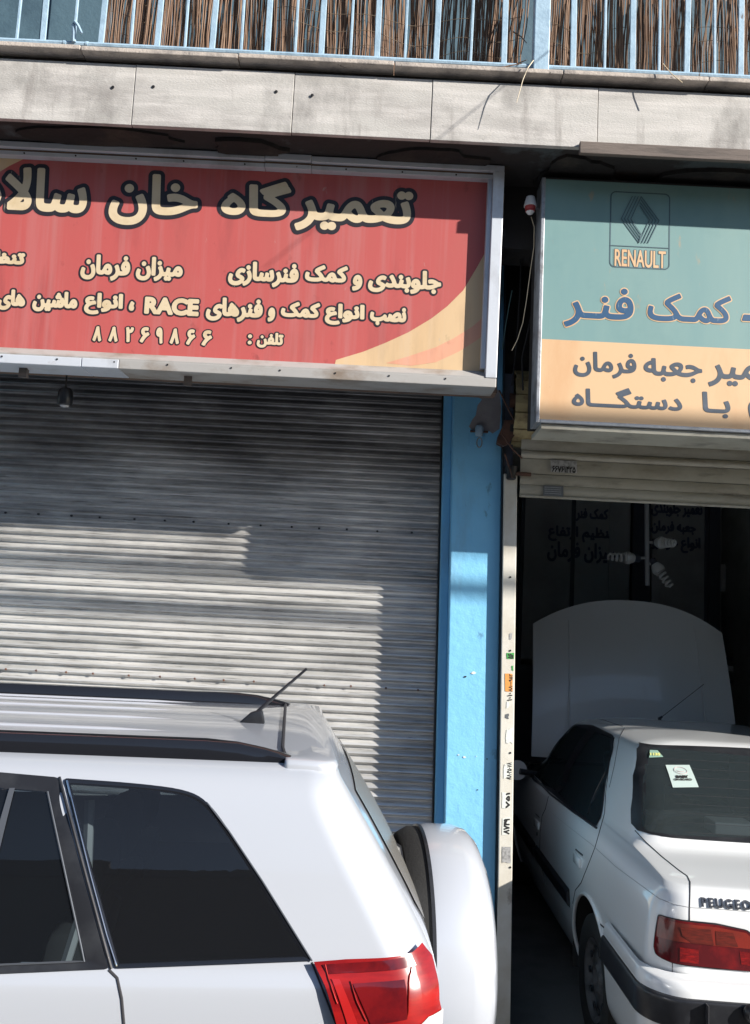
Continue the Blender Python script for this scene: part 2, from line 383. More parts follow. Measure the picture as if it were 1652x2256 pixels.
# underside, broken plaster, dark wall behind the signs
MB().box(-6, 5.6, 4.6, 5.62, 4.50, 4.598).build('soffit', M_soffit, B)
for (x0, x1, y0, y1, dz) in ((-2.0,-1.2,4.62,4.8,.03),(-1.0,-.55,4.62,4.85,.05),(-.1,.5,4.61,4.85,.035),(.75,1.3,4.62,5.2,.04),(1.5,2.6,4.7,5.3,.05)):
    n = 30; pts = []; rr = 1
    for k in range(n):
        an = 2*math.pi*k/n; rr = min(1.2, max(.65, rr+random.uniform(-.14, .14))); pts.append(((x0+x1)/2+(x1-x0)/2*rr*math.cos(an), (y0+y1)/2+(y1-y0)/2*rr*math.sin(an)))
    v = [(a, b, 4.5-dz*.5) for a, b in pts]+[(a, b, 4.502) for a, b in pts]
    MB().add(v, [tuple(range(n))]+[(i, i+n, (i+1) % n+n, (i+1) % n) for i in range(n)]).build('plaster_patch', M_darkwall, B)
box('sign_wall', -6, 5.6, 5.62, 5.8, 3.52, 4.6, M_darkwall, B)
box('lintel_beam', .62, 5.6, 5.05, 5.3, 4.12, 4.50, M_soffit, B)
box('ledge_board', at(1280,330,4.49).x, 5.4, 4.478, 4.507, 4.412, 4.478, M_wood, B, .003)
# upper storey wall behind the balcony
box('upper_wall', -6, 5.6, 6.0, 6.2, 4.86, 8.2, M_upwall, B)
for x in (-2.25, -1.55, 3.0): box('shutter_board', x-.22, x+.22, 5.95, 5.998, 4.9, 7.0, M_upwall, B, .006)
SHIFT = Vector((0, .04, .026))*FS
for o_ in COL.objects:
    if o_.name.split('.')[0] in ('stone_panel','ledge_core','cap_stone','ledge_bed','balcony_floor','screw','ledge_board') and o_.parent == B: o_.location = SHIFT
# blue pillar (leans a little)
def lx(x, z): return x + (2.0-z)*.019
def leaning(name, x0, x1, y0, y1, z0, z1, m, parent, bevel=0):
    return MB().hexa([(lx(x, z), y, z) for x in (x0, x1) for y in (y0, y1) for z in (z0, z1)]).build(name, m, parent, False, bevel)
leaning('pillar', .478, .782, 5.5, 5.9, -.5, 4.3, M_pillar, B, .006)
leaning('left_jamb', -4.2, -3.3, 5.5, 5.9, -.5, 4.3, M_pillar, B, .006)
leaning('right_jamb', 3.76, 5.6, 5.5, 5.9, -.5, 4.3, M_pillar, B, .006)
box('outer_wall', -6, -4.25, 5.5, 5.9, -.5, 4.5, M_bare, B)
# bare plaster patch on top of the pillar
pp = [(1000,868),(1035,866),(1062,880),(1052,893),(1048,915),(1040,925),(1033,940),(1040,948),(1078,950),(1085,955),(1100,945),(1104,900),(1100,860),(1060,850),(1010,850)]
PL = Plane((0, 5.498, 0), (0,0,1))
PL.poly('bare_plaster_patch', [PL.at(a, b) for a, b in pp][::-1], .0015, M_bare, B, .002)
for a, b, r_, mm in ((1025,1491,.011,M_blackmetal),(1043,1482,.016,M_paper),(1073,1672,.007,M_blackmetal),(1023,1668,.012,M_paper),(1010,1663,.007,M_paper),(1052,1740,.006,M_blackmetal),(1049,1666,.004,M_paper)):
    u, v = PL.at(a, b); n = 9
    PL.poly('chip', [(u+r_*random.uniform(.5,1.1)*math.cos(2*math.pi*k/n), v+r_*.55*random.uniform(.6,1.1)*math.sin(2*math.pi*k/n)) for k in range(n)], .0015, mm, B, .001)
# garage behind the raised shutter
box('header_wall', .95, 5.0, 5.62, 5.8, 3.4, 4.1, M_garwall, B)
box('inner_shop_wall', -4, .79, 6.3, 6.5, -.5, 4.4, M_garwall, B)
FRONT = False
box('garage_floor', .72, 3.4, 4.65, 9.6, -.1, .012, M_garfloor, B)
box('garage_ceiling', .60, 3.9, 4.76, 9.6, 3.5, 3.6, M_garwall, B)
box('garage_left_wall', .62, .70, 4.845, 9.6, -.1, 3.5, M_partdark, B)
box('garage_right_wall', 3.6, 3.7, 4.845, 9.6, -.1, 3.5, M_garwall, B)
box('garage_back_wall', .705, 3.595, 9.3, 9.5, -.1, 3.5, M_garwall, B)

# ------------------------------------------------------------------ shop partition at the back of the garage
GY = 8.9
GP = Plane((0, GY, 0), (0,0,1))
PT = empty('glass_partition', (2.2, GY, 0), 'dark glazed partition with navy lettering at the back of the garage', 'partition')
def gx(px, py): return GP.at(px, py)[0]
zt, zb = 3.45, 1.62
for a, b in ((1150,1262),(1262,1392),(1432,1556)):
    GP.slab('glass_panel', gx(a, 1200)+.02, gx(b, 1200)-.02, zb, zt, -.01, 0, M_panel, PT)
for a in (1150, 1262, 1346, 1556): GP.slab('mullion', gx(a, 1200)-.02, gx(a, 1200)+.02, zb-.05, zt, -.03, .012, M_partdark if a != 1346 else M_panel, PT, .002)
GP.slab('dark_post', gx(1392, 1200), gx(1432, 1200), 0, zt, -.05, .03, M_partdark, PT, .003)
GP.slab('dark_post', gx(1556, 1200)+.02, gx(1585, 1200), 0, zt, -.05, .03, M_partdark, PT, .003)
GP.slab('bottom_rail', gx(1110, 1200), gx(1556, 1200)-.02, zb-.10, zb-.05, -.03, .03, M_partdark, PT, .003)
GP.slab('base_board', gx(1110, 1200), gx(1556, 1200)-.02, 0, zb-.10, -.03, .0, M_partdark, PT)
M_dkletter = mat('dim_navy_ink', (.06,.075,.14), .5)
for t, bx in (('کمک فنر', (1268,1120,1340,1150)), ('تنظیم ارتفاع', (1207,1160,1352,1195)), ('میزان فرمان', (1205,1195,1355,1240)),
              ('تعمیر جلوبندی', (1392,1105,1548,1140)), ('جعبه فرمان', (1395,1148,1533,1178)), ('انواع خودرو', (1400,1182,1543,1218))):
    if bx[0] >= 1390: bx = (1434, *bx[1:])
    GP.text('lettering', t, bx, [.006], [M_dkletter], PT, .007, .004)

# ================================================================== RAILING
FRONT = True
RY = 4.505
RZ = 4.899
RL = empty('balcony_railing', (0, RY, LZ1+.06), 'pale blue iron balcony railing of alternating wide and thin bars on the stone ledge', 'railing')
ya = lambda a: 95+.057*a
MB().tube([(-5.9, RY, RZ), (5.5, RY, RZ)], .014, 8).build('bottom_rail', M_rail, RL, True)
MB().box(-5.9, 5.5, RY-.02, RY+.02, 5.82, 5.86).build('top_rail', M_rail, RL, False, .004)
thick = [86,215,340,462,585,705,829,960,1111,1265,1397,1518,1638]; thin = [28,155,282,402,527,647,770,891,1037,1335,1456,1580]
XT = [at(a, ya(a), RY).x for a in thick]; XN = [at(a, ya(a), RY).x for a in thin]
XT += [XT[-1]+.29*k for k in range(1, 12)] + [XT[0]-.29*k for k in range(1, 13)]; XN += [XN[-1]+.29*k for k in range(1, 12)] + [XN[0]-.29*k for k in range(1, 13)]
def bar(name, x, w, d, lean):
    z0, z1 = RZ-.004, 5.825
    return MB().hexa([(x+s*w/2+(z-z0)*lean, RY+q*d/2, z) for s in (-1, 1) for q in (-1, 1) for z in (z0, z1)]).build(name, M_rail, RL, False, .002)
for x in XT: bar('wide_bar', x, .031, .012, random.uniform(-.01, .012))
for x in XN: bar('thin_bar', x, .014, .014, random.uniform(-.01, .014))
xp = at(1192, 165, RY).x
MB().box(xp-.042, xp+.042, RY-.035, RY+.035, LZ1+.06, 5.82).build('post', M_rail, RL, False, .004)
# bent pipe bracket on the bottom rail
p0 = at(168, 98, RY-.02); z0 = RZ
MB().tube([(p0.x-.03, RY-.02, z0), (p0.x-.03, RY-.03, z0+.05), (p0.x-.035, RY-.03, z0+.09), (p0.x-.025, RY-.04, z0+.10), (p0.x-.005, RY-.045, z0+.075), (p0.x+.02, RY-.05, z0+.03)], [.012,.011,.011,.010,.008,.006], 8).build('bent_bracket', M_rail, RL, True)
for dx in (-.09, .03): MB().tube([(p0.x+dx, RY, z0), (p0.x+dx+.012, RY, z0)], .017, 10).build('pipe_collar', M_rail, RL, True)

# ------------------------------------------------------------------ reed screens
def reeds(name, x0, x1, label, seed):
    rnd = random.Random(seed)
    T = empty(name, ((x0+x1)/2, 4.75, LZ1+.06), label, 'reed screen', 'reed screens tied behind the railing')
    mb = MB(); x = x0
    while x < x1:
        w = rnd.uniform(.0035, .008)
        yb = 4.70 + .045*math.sin(x*5.1+seed) + .03*math.sin(x*13) + rnd.uniform(-.006, .006)
        if rnd.random() < .93 and math.sin(x*7.3+seed*2) + .6*math.sin(x*17) > -1.25:
            zt_ = 5.6+rnd.uniform(-.06, .05); ln = rnd.gauss(0, .012) + .02*math.sin(x*3); zb_ = LZ1+.055+rnd.uniform(0, .02)
            y0 = yb; n = 4
            for k in range(n): pass
            pts = [(x+ln*t_+.004*math.sin(t_*9+x*40), y0+.03*math.sin(t_*2.2+x*2), zb_+(zt_-zb_)*t_) for t_ in (0, .33, .66, 1)]
            mb.tube(pts, w/2, 4, False)
        x += w*rnd.uniform(.85, 1.35)
    x = x0+.01
    while x < x1-.01:      # second, darker layer tied behind the first
        w = rnd.uniform(.006, .012); yb = 4.775 + .03*math.sin(x*5.1+seed)
        if rnd.random() < .95: mb.tube([(x, yb, LZ1+.06), (x+rnd.gauss(0, .012), yb+.01, 5.2), (x+rnd.gauss(0, .02), yb, 5.58)], w/2, 3, False)
        x += w*rnd.uniform(.75, 1.15)
    o = mb.build('reed_stems', M_reed, T); o['kind'] = 'stuff'
    for k in range(4):
        zz = 4.965+k*.105
        pts = [(x0+(x1-x0)*i/60, 4.70 + .045*math.sin((x0+(x1-x0)*i/60)*5.1+seed) + .03*math.sin((x0+(x1-x0)*i/60)*13)-.008, zz + .010*math.sin(i*.5+k) + .012*math.sin((x0+(x1-x0)*i/60)*2.1+k*2)) for i in range(61)]
        MB().tube(pts, .0016, 4).build('tie_wire', M_wire, T)
reeds('reed_screen', at(222,100,4.7).x, at(1148,100,4.7).x, 'long brown reed screen behind the railing to the left of the wide post', 1.0)
reeds('reed_screen', at(1207,100,4.7).x, 2.9, 'brown reed screen behind the railing to the right of the wide post', 2.4)
for o_ in COL.objects:
    if o_.name.split('.')[0] in ('balcony_railing', 'reed_screen'): o_.location += SHIFT
# loose stems in the gap
T = empty('loose_reeds', (.72, 4.6, LZ1+.06), 'loose broken reeds leaning in the gap beside the wide railing post', 'reeds')
for (a, b, c, d, y0, y1) in ((1105,5,1118,140,4.7,4.62),(1140,0,1100,135,4.72,4.6),(1152,20,1122,145,4.68,4.6),(1128,145,1160,132,4.55,4.5),(1100,150,1150,140,4.52,4.52),(1130,70,1160,95,4.66,4.62),(1165,0,1148,120,4.66,4.6),(1082,155,1098,148,4.5,4.5)):
    p, q = at(a, b, y0), at(c, d, y1); MB().tube([p, (p+q)/2+Vector((.008,0,.004)), q], [.004,.0035,.002], 5).build('reed_stem', M_reed, T)
q0, q1, q2 = at(1175,133,4.46), at(1152,175,4.44), at(1138,226,4.44)
tag(MB().tube([q0, (q0+q1)/2+Vector((-.004,-.01,.004)), q1, q2], [.003,.003,.0025,.0015], 5).build('straw', M_creamink), 'pale dry straw hanging over the stone ledge below the wide post', 'straw')
q0, q1 = at(1460,140,4.47), at(1503,182,4.44)
tag(MB().tube([q0, (q0+q1)/2+Vector((-.006,0,-.004)), q1], .0025, 5).build('straw', M_creamink), 'short straw poking through the right part of the railing', 'straw')

# ================================================================== RED SIGN
RP = Plane((0, 4.885, 3.8), (0, -.03, 1))
RS = empty('red_shop_sign', (-.9, 4.85, 3.2), 'red shop sign with thick cream lettering in an aluminium frame over the closed shutter', 'shop sign')
uR = RP.at(1066, 600)[0]; vT = RP.at(500, 372)[1]; vB = RP.at(500, 788)[1]; uL = -3.2
RP.slab('banner', uL, uR+.01, vB-.01, vT+.01, -.012, 0, M_red, RS)
sw = [(1075,545),(1050,590),(1020,640),(985,675),(950,702),(900,732),(850,755),(800,775),(740,793),(735,812),(1075,830)]
RP.poly('cream_corner', [RP.at(a, b) for a, b in sw][::-1], .0010, M_cream, RS, .0008)
sw = [(1075,690),(1040,720),(1000,745),(960,765),(900,785),(850,800),(905,806),(960,798),(1010,775),(1050,750),(1075,730)]
RP.poly('peach_stripe', [RP.at(a, b) for a, b in sw][::-1], .0018, M_peach, RS, .0006)
RP.poly('cream_corner', [RP.at(a, b) for a, b in ((-30,340),(62,346),(40,356),(20,366),(0,378),(-30,392))][::-1], .0010, M_cream, RS, .0008)
# frame
uO = RP.at(1103, 600, .07)[0]; vO = RP.at(500, 334, .07)[1]; vU = RP.at(500, 824, .07)[1]
hT = vO-vT; segs = [uL, RP.at(583, 350, .07)[0], RP.at(686, 350, .07)[0], uO]
for k in range(3):
    a, b = segs[k], segs[k+1]; e = .004 if k == 1 else 0
    fr = RP.slab('frame_rail', a+.001, b-.001, vO-hT*.52+e*.5, vO+e, -.16, .07+e, M_alu, RS, .003)
    RP.slab('brown_inset', a+.001, b-(.05 if k == 2 else .001), vO-hT*.70, vO-hT*.52, -.02, .045+e, M_brown, fr)
    RP.slab('inner_lip', a+.001, b-(.06 if k == 2 else .001), vT-.004, vO-hT*.70, -.02, .05+e, M_alu, fr, .002)
RP.slab('frame_rail', uO-.062, uO, vU+.052, vO-hT*.52, -.16, .0715, M_alu, RS, .003)
RP.slab('inner_lip', uR-.002, uO-.0625, vB+.001, vT-.005, -.02, .045, M_alu, RS, .002)
sb = [uL, RP.at(180, 790, .07)[0], RP.at(262, 790, .07)[0], uO]
for k in range(3):
    RP.slab('frame_rail', sb[k]+.001, sb[k+1]-.001, vU, vU+.050, -.16, .070+(.003 if k == 1 else 0), (M_alu, M_alu, M_alu_dirty)[k], RS, .003)
MB().hexa([RP.p(u, v, d) for u in (uL, uO-.063) for d, v in ((.0,vB-.012),(.0,vB+.003),(.069,vU+.0505),(.069,vU+.056))][0:0] or [RP.p(u, v, d) for u in (uL, uO-.063) for d in (-.01, .066) for v in (vU+.0505, (vB+.002 if d < 0 else vU+.058))]).build('dusty_sill', M_alu_dirty, RS)
RP.slab('back_box', uL, uO+.035, vU+.02, vO-.05, -.30, -.162, M_brown, RS, .004)
for a in list(range(60, 1060, 118)):
    for vv, m_ in ((vO-hT*.88, .052), (vU+.035, .072)):
        u = RP.at(a, 400)[0]+random.uniform(-.03, .03)
        MB().add([RP.p(u+.005*math.cos(k*math.pi/3), vv+.005*math.sin(k*math.pi/3), m_+.002) for k in range(6)]+[RP.p(u+.005*math.cos(k*math.pi/3), vv+.005*math.sin(k*math.pi/3), m_-.004) for k in range(6)], [tuple(range(6))]+[(k, k+6, (k+1) % 6+6, (k+1) % 6) for k in range(6)]).build('screw', M_blackmetal, RS)
# lettering
for t, bx in (('تعمیر', (641,408,918,523)), ('گاه', (479,389,650,486)), ('خان', (232,375,446,508)), ('سالا', (1,362,203,476)), ('ر', (-75,395,12,480))):
    RP.text('lettering', t, bx, [.034, .0105], [M_ink, M_creamink], RS, .0032)
for t, bx in (('جلوبندی', (807,591,976,651)), ('و', (772,602,802,645)), ('کمک', (668,581,770,626)), ('فنرسازی', (499,574,662,636)), ('میزان', (296,563,407,624)), ('فرمان', (174,558,291,622)), ('تنظیم', (-62,548,59,598)),
              ('نصب', (811,673,899,722)), ('انواع', (712,666,807,721)), ('کمک', (615,662,709,704)), ('و', (586,674,610,713)), ('فنرهای', (450,653,583,713)),
              ('،', (280,660,300,689)), ('انواع', (182,642,275,698)), ('ماشین', (68,638,175,692)), ('های', (-9,634,60,688))):
    RP.text('lettering', t, bx, [.017, .0068], [M_ink, M_creamink], RS, .0026)
RP.text('lettering', 'RACE', (315,653,442,698), [.016, .0075], [M_ink, M_creamink], RS, .0026)
RP.text('lettering', 'تلفن', (563,730,627,770), [.012, .0045], [M_ink, M_creamink], RS, .0024)
RP.text('lettering', ':', (543,734,558,762), [.012, .0045], [M_ink, M_creamink], RS, .0024)
for c, x0, x1, y0, y1 in (('۸',202,227,716,755),('۸',237,263,717,756),('۲',274,297,718,757),('۶',306,332,718,758),('۹',341,362,719,760),('۸',372,398,721,761),('۶',408,433,723,763),('۶',442,470,725,765)):
    RP.text('lettering', c, (x0, y0, x1, y1), [.0125, .0055], [M_ink, M_creamink], RS, .0024)
# brackets under the sign
for a in (-200, 52, 755/1.816):
    x = at(a, 830, 4.95).x
    MB().hexa([(x+q*w, y, z_) for q in (-1, 1) for y, w in ((4.93, .022), (4.99, .012)) for z_ in (3.19 if y > 4.95 else 3.18, 3.26)]).build('bracket', M_wood, RS)

# ================================================================== TEAL SIGN
TP = Plane((0, 4.79, 3.7), (0, .015, 1))
TS = empty('teal_shop_sign', (1.9, 4.75, 3.0), 'teal and pale orange shop sign with a diamond logo and navy lettering over the garage', 'shop sign')
tl = TP.at(1197, 600)[0]; tt = TP.at(1400, 404)[1]; tm = TP.at(1400, 757)[1]; tb = TP.at(1400, 934)[1]
TP.slab('teal_panel', tl, 3.9, tm, tt, -.012, 0, M_teal, TS)
TP.slab('orange_panel', tl, 3.9, tb, tm, -.012, 0, M_peach2, TS)
TP.slab('frame_side', tl-.022, tl-.0005, tb-.02, tt+.008, -.16, .006, M_steel, TS, .003)
TP.slab('frame_bottom', tl, 3.9, tb-.02, tb-.0005, -.16, .008, M_steel, TS, .003)
TP.slab('frame_top', tl, 3.9, tt+.0005, tt+.012, -.16, .004, M_blackmetal, TS, .002)
TP.slab('box_underside', tl+.01, 3.9, tb-.05, tb-.021, -.30, -.01, M_slat2, TS, .003)
TP.slab('box_back', tl-.015, 3.9, tb+.0, tt, -.30, -.165, M_darkwall, TS)
def strip(plane, pts, w, d, m, parent, name, closed=False, th=.001):
    mb = MB(); n = len(pts)
    for i in range(n if closed else n-1):
        a = Vector(pts[i]); b = Vector(pts[(i+1) % n]); t = (b-a); 
        if t.length < 1e-6: continue
        t.normalize(); nn = Vector((-t.y, t.x))*w/2; e = t*w*.3
        q = [a-e-nn, b+e-nn, b+e+nn, a-e+nn]
        mb.add([plane.p(*x, d) for x in q]+[plane.p(*x, d-th) for x in q], [(0,1,2,3),(0,4,5,1),(1,5,6,2),(2,6,7,3),(3,7,4,0)])
    return mb.build(name, m, parent)
LG = mesh('logo_backing', [TP.p(u, v, .0006) for u, v in [TP.at(a, b) for a, b in ((1350,548),(1470,550),(1470,590),(1350,590))]], [(0,1,2,3)], M_teal, TS)
ru0, rv1 = TP.at(1346, 422); ru1, rv0 = TP.at(1474, 594)
def rrect(u0, v0, u1, v1, r, n=5):
    pts = []
    for cx, cy, a0 in ((u1-r, v1-r, 0), (u0+r, v1-r, 90), (u0+r, v0+r, 180), (u1-r, v0+r, 270)):
        for k in range(n+1): an = R(a0+90*k/n); pts.append((cx+r*math.cos(an), cy+r*math.sin(an)))
    return pts
strip(TP, rrect(ru0, rv0, ru1, rv1, .028), .0062, .0014, M_logo, TS, 'logo_outline', True)
um = (ru0+ru1)/2; vdiv = TP.at(1410, 544)[1]
strip(TP, [(ru0, vdiv), (ru1, vdiv)], .0045, .0024, M_logo, TS, 'logo_line')
# nested diamond of parallel lines
lc = (ru0+ru1)/2; lh = TP.at(1412, 434)[1]; ll = TP.at(1412, 535)[1]; vm = (lh+ll)/2; hw = (ru1-ru0)*.32; hh = (lh-ll)/2
for k in range(4):
    s_ = 1-k*.20
    # left strokes: start at top centre-left, go down left, to the bottom
    ox = k*.013
    strip(TP, [(lc-.045+ox*1.25, lh), (lc-hw+ox*1.35, vm), (lc-.005+ox*(.0 if k == 0 else .2), ll+.0+k*.018)], .0042, .0030+.0002*k, M_logo, TS, 'logo_line')
    strip(TP, [(lc+.045-ox*1.25+.0, ll), (lc+hw-ox*1.35, vm), (lc+.005-ox*(.0 if k == 0 else .2), lh-.0-k*.018)], .0042, .0040+.0002*k, M_logo, TS, 'logo_line')
strip(TP, [(lc-.005, ll), (lc-.045+.055, ll+.055)], .0042, .0050, M_logo, TS, 'logo_line')
TP.text('lettering', 'RENAULT', (1352,550,1468,591), [.0055, .0015], [M_logo, M_peach2], TS, .0022)
for t, bx in (('فنـر', (1240,631,1398,726)), ('کمـک', (1424,646,1613,713)), ('ـ', (1632,693,1740,712))):
    TP.text('lettering', t, bx, [.012, .0058], [M_peach2, M_navy], TS, .0026)
for t, bx in (('فرمان', (1263,776,1402,833)), ('جعبه', (1418,791,1547,842)), ('تعمیر', (1560,785,1748,856)), ('دستگـــاه', (1260,855,1503,900)), ('بـا', (1547,864,1609,921)), ('تنظیم', (1648,860,1790,925))):
    TP.text('lettering', t, bx, [.0048], [M_slate], TS, .0026)

# ================================================================== GREY CLOSED SHUTTER
GS = empty('closed_roller_shutter', (-1.3, 5.75, 0), 'closed grey corrugated roller shutter below the red sign', 'roller shutter')
PITCH_Z = .0508
def slat_mesh(x0, x1, pitch, depth):
    prof = []
    for t, y in ((0, .35), (.06, .30), (.12, .0), (.22, -.32), (.36, -.68), (.50, -1.0), (.56, -1.04), (.61, -.95), (.68, -.45), (.74, .08), (.80, .30), (1.0, .35)):
        prof.append((y*depth, pitch*(1-t)))
    nx = 12; v = []; f = []
    for i in range(nx+1):
        for y, z in prof: v.append(((x0+(x1-x0)*i/nx)*FS, y*FS, (z-pitch/2)*FS))
    n = len(prof)
    for i in range(nx):
        for k in range(n-1): f.append((i*n+k, i*n+k+1, (i+1)*n+k+1, (i+1)*n+k))
    me = bpy.data.meshes.new('slat'); me.from_pydata(v, [], f); me.update(); me.polygons.foreach_set('use_smooth', [True]*len(f)); me.materials.append(M_slat)
    return me
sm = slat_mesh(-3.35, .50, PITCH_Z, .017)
z = -.36; k = 0
M_slat.node_tree  # dirt varies because the texture is read in world position
for n_ in M_slat.node_tree.nodes:
    if n_.type == 'TEX_COORD': tcn = n_
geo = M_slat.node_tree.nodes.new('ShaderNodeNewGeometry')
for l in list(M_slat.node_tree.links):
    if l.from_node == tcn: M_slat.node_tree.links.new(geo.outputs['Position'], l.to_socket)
def soot_and_shade(m):  # soot smears plus shade painted into the colour, stronger towards the upper slats
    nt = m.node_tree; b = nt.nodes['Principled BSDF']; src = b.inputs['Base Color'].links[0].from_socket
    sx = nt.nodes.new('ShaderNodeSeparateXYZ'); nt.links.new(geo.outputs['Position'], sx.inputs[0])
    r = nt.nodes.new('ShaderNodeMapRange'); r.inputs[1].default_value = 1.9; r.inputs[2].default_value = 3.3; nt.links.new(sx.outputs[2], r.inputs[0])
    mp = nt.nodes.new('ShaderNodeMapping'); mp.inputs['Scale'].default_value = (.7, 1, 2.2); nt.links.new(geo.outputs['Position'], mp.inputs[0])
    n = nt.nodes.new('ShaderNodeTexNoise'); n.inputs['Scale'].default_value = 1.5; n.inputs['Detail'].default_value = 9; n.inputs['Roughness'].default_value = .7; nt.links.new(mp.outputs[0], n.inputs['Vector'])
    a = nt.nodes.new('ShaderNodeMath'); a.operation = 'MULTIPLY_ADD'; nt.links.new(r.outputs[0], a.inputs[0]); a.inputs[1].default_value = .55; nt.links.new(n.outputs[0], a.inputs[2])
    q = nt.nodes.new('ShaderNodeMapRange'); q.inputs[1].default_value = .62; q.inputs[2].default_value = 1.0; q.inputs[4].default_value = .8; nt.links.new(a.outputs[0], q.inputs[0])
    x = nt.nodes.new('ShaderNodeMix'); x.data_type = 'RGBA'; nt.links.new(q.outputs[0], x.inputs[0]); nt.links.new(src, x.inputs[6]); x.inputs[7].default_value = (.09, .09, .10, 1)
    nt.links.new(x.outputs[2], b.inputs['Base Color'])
soot_and_shade(M_slat)
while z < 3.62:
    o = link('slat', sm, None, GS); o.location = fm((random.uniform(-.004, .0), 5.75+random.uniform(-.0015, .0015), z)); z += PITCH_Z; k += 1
for zr, x0 in ((2.496, -3.2), (1.516, -3.2)):
    x = x0
    while x < .42:
        MB().lathe([(-.012,.0),(-.012,.006),(0,.008),(.006,.008)], (x, 5.738, zr+random.uniform(-.002, .002)), 'Y', 8).build('rivet', M_rust if zr < 2 else M_blackmetal, GS); x += .205*random.uniform(.8, 1.1)
leaning('guide_channel', .428, .4775, 5.60, 5.79, -.4, 3.6, M_pillar, GS, .004)
leaning('guide_lip', .418, .427, 5.66, 5.74, -.4, 3.5, M_blackmetal, GS)
box('shutter_box', -3.3, .42, 5.42, 5.62, 3.46, 3.9, M_darkwall, GS)

# hanging lamp below the red sign
lp = at(147, 820, 5.15); lb = at(148, 880, 5.15)
HL = empty('hanging_lamp', (lp.x, 5.15, lb.z), 'small black cylinder lamp hanging under the left part of the red sign', 'lamp')
MB().tube([(lp.x, 5.15, lp.z+.03), (lp.x+.003, 5.15, lb.z+.06)], .005, 6).build('cord', M_blackmetal, HL)
MB().lathe([(0,0),(0,.038),(.012,.044),(.085,.042),(.10,.03),(.105,0)], (lp.x+.004, 5.15, lb.z-.035), 'Z', 20).build('housing', M_black, HL, True)
MB().lathe([(-.001,0),(-.004,.026),(-.012,.022),(-.016,0)], (lp.x+.004, 5.15, lb.z-.033), 'Z', 16).build('lens', M_whitelens, HL, True)

# ================================================================== CREAM RAISED SHUTTER
CS = empty('raised_roller_shutter', (1.9, 5.45, 2.7), 'raised cream roller shutter curled up under the teal sign above the garage opening', 'roller shutter')
zs = [3.125, 3.012, 2.962, 2.868, 2.800, 2.735]
for i, (a, b, dep) in enumerate(((zs[0], zs[1], .018), (zs[1]-.004, zs[2], .026), (zs[2]-.003, zs[3], .008), (zs[3]-.004, zs[4], .010), (zs[4]-.002, zs[5], .014))):
    n = 8; v = []; f = []
    x0, x1 = .872, 3.74
    pr = [(5.45+.012, a)] + [(5.45-dep*math.sin(math.pi*(.12+.76*k/n)), a-(a-b)*k/n) for k in range(n+1)] + [(5.45+.012, b)]
    for x in (x0, 1.5, 2.2, 2.9, x1): v += [(x, y, z_) for y, z_ in pr]
    m_ = len(pr)
    for j in range(4):
        for k in range(m_-1): f.append((j*m_+k, j*m_+k+1, (j+1)*m_+k+1, (j+1)*m_+k))
    MB().add(v, f).build('shutter_slat', M_slat2, CS, True)
box('bottom_bar', .875, 3.74, 5.43, 5.47, 2.722, 2.733, M_slat2, CS, .002)
box('top_cover', .90, 3.74, 5.02, 5.42, 3.150, 3.165, M_slat2, CS, .003)
# the coil: curved slats round the axle
def coil(rad, a0, a1, n, name, x_start):
    c = (5.54, 3.285)
    for k in range(n):
        t0 = a0+(a1-a0)*k/n; t1 = a0+(a1-a0)*(k+.93)/n
        pts = []
        for s_ in (0, .5, 1):
            t = t0+(t1-t0)*s_; pts.append((t, rad+(.004 if s_ == .5 else 0)))
        v = []; 
        for x in (x_start+random.uniform(-.006, .006), 3.6):
            for th in (0, .010):
                for t, rr in pts: v.append((x, c[0]+(rr-th)*math.cos(R(t)), c[1]+(rr-th)*math.sin(R(t))))
        f = [(0,1,7,6),(1,2,8,7),(3,9,10,4),(4,10,11,5),(0,3,4,1),(1,4,5,2),(0,6,9,3),(2,5,11,8),(6,7,10,9),(7,8,11,10)]
        MB().add(v, f).build(name, M_coil, CS)
coil(.235, 40, 330, 11, 'coiled_slat', .815); coil(.195, 0, 360, 11, 'coiled_slat', .835); coil(.155, 0, 360, 9, 'coiled_slat', .85)
MB().tube([(.80, 5.52, 3.33), (3.6, 5.52, 3.33)], .05, 12).build('axle', M_rust, CS)
# post with stickers
PP = Plane((lx(0, 0), 5.448, 0), (-.019, 0, 1))
post = leaning('guide_post', .790, .872, 5.448, 5.60, -.43, 2.86, M_post, CS, .004)
leaning('post_gap', .783, .7895, 5.46, 5.60, -.43, 4.3, M_blackmetal, CS)
leaning('post_upper', .795, .85, 5.50, 5.60, 2.862, 3.5, M_partdark, CS)
SP = Plane((0, 5.4465, 0), (0, 0, 1))
def sp(x, y): return ((1900+x/1.611)/1.816, (2300+y/1.611)/1.816)
def sticker(cx, cy, w, h, m, ragged=.12, name='sticker'):
    n = 12; pts = []
    for k in range(n):
        an = 2*math.pi*(k+.5)/n; c, s_ = math.cos(an), math.sin(an); q = 1/max(abs(c), abs(s_))*(1-random.uniform(0, ragged))
        pts.append(SP.at(*sp(cx+w/2*c*q, cy-h/2*s_*q)))
    return SP.poly(name, pts, .0008, m, CS, .0006)
sticker(230,395,24,46,M_silver,.4); sticker(228,522,50,40,M_green,.1); sticker(242,600,14,40,M_green,.5); sticker(218,694,50,118,M_orange,.06)
sticker(205,912,30,36,M_greysticker,.4); sticker(212,836,20,50,M_paper,.5); sticker(222,1038,50,112,M_paper,.35); sticker(212,1262,56,108,M_paper,.3); sticker(200,1452,54,108,M_paper,.15); sticker(200,1620,54,118,M_paper,.15); sticker(203,1802,60,112,M_silver,.15)
M_stink = mat('sticker_ink', (.02,.02,.02), .6)
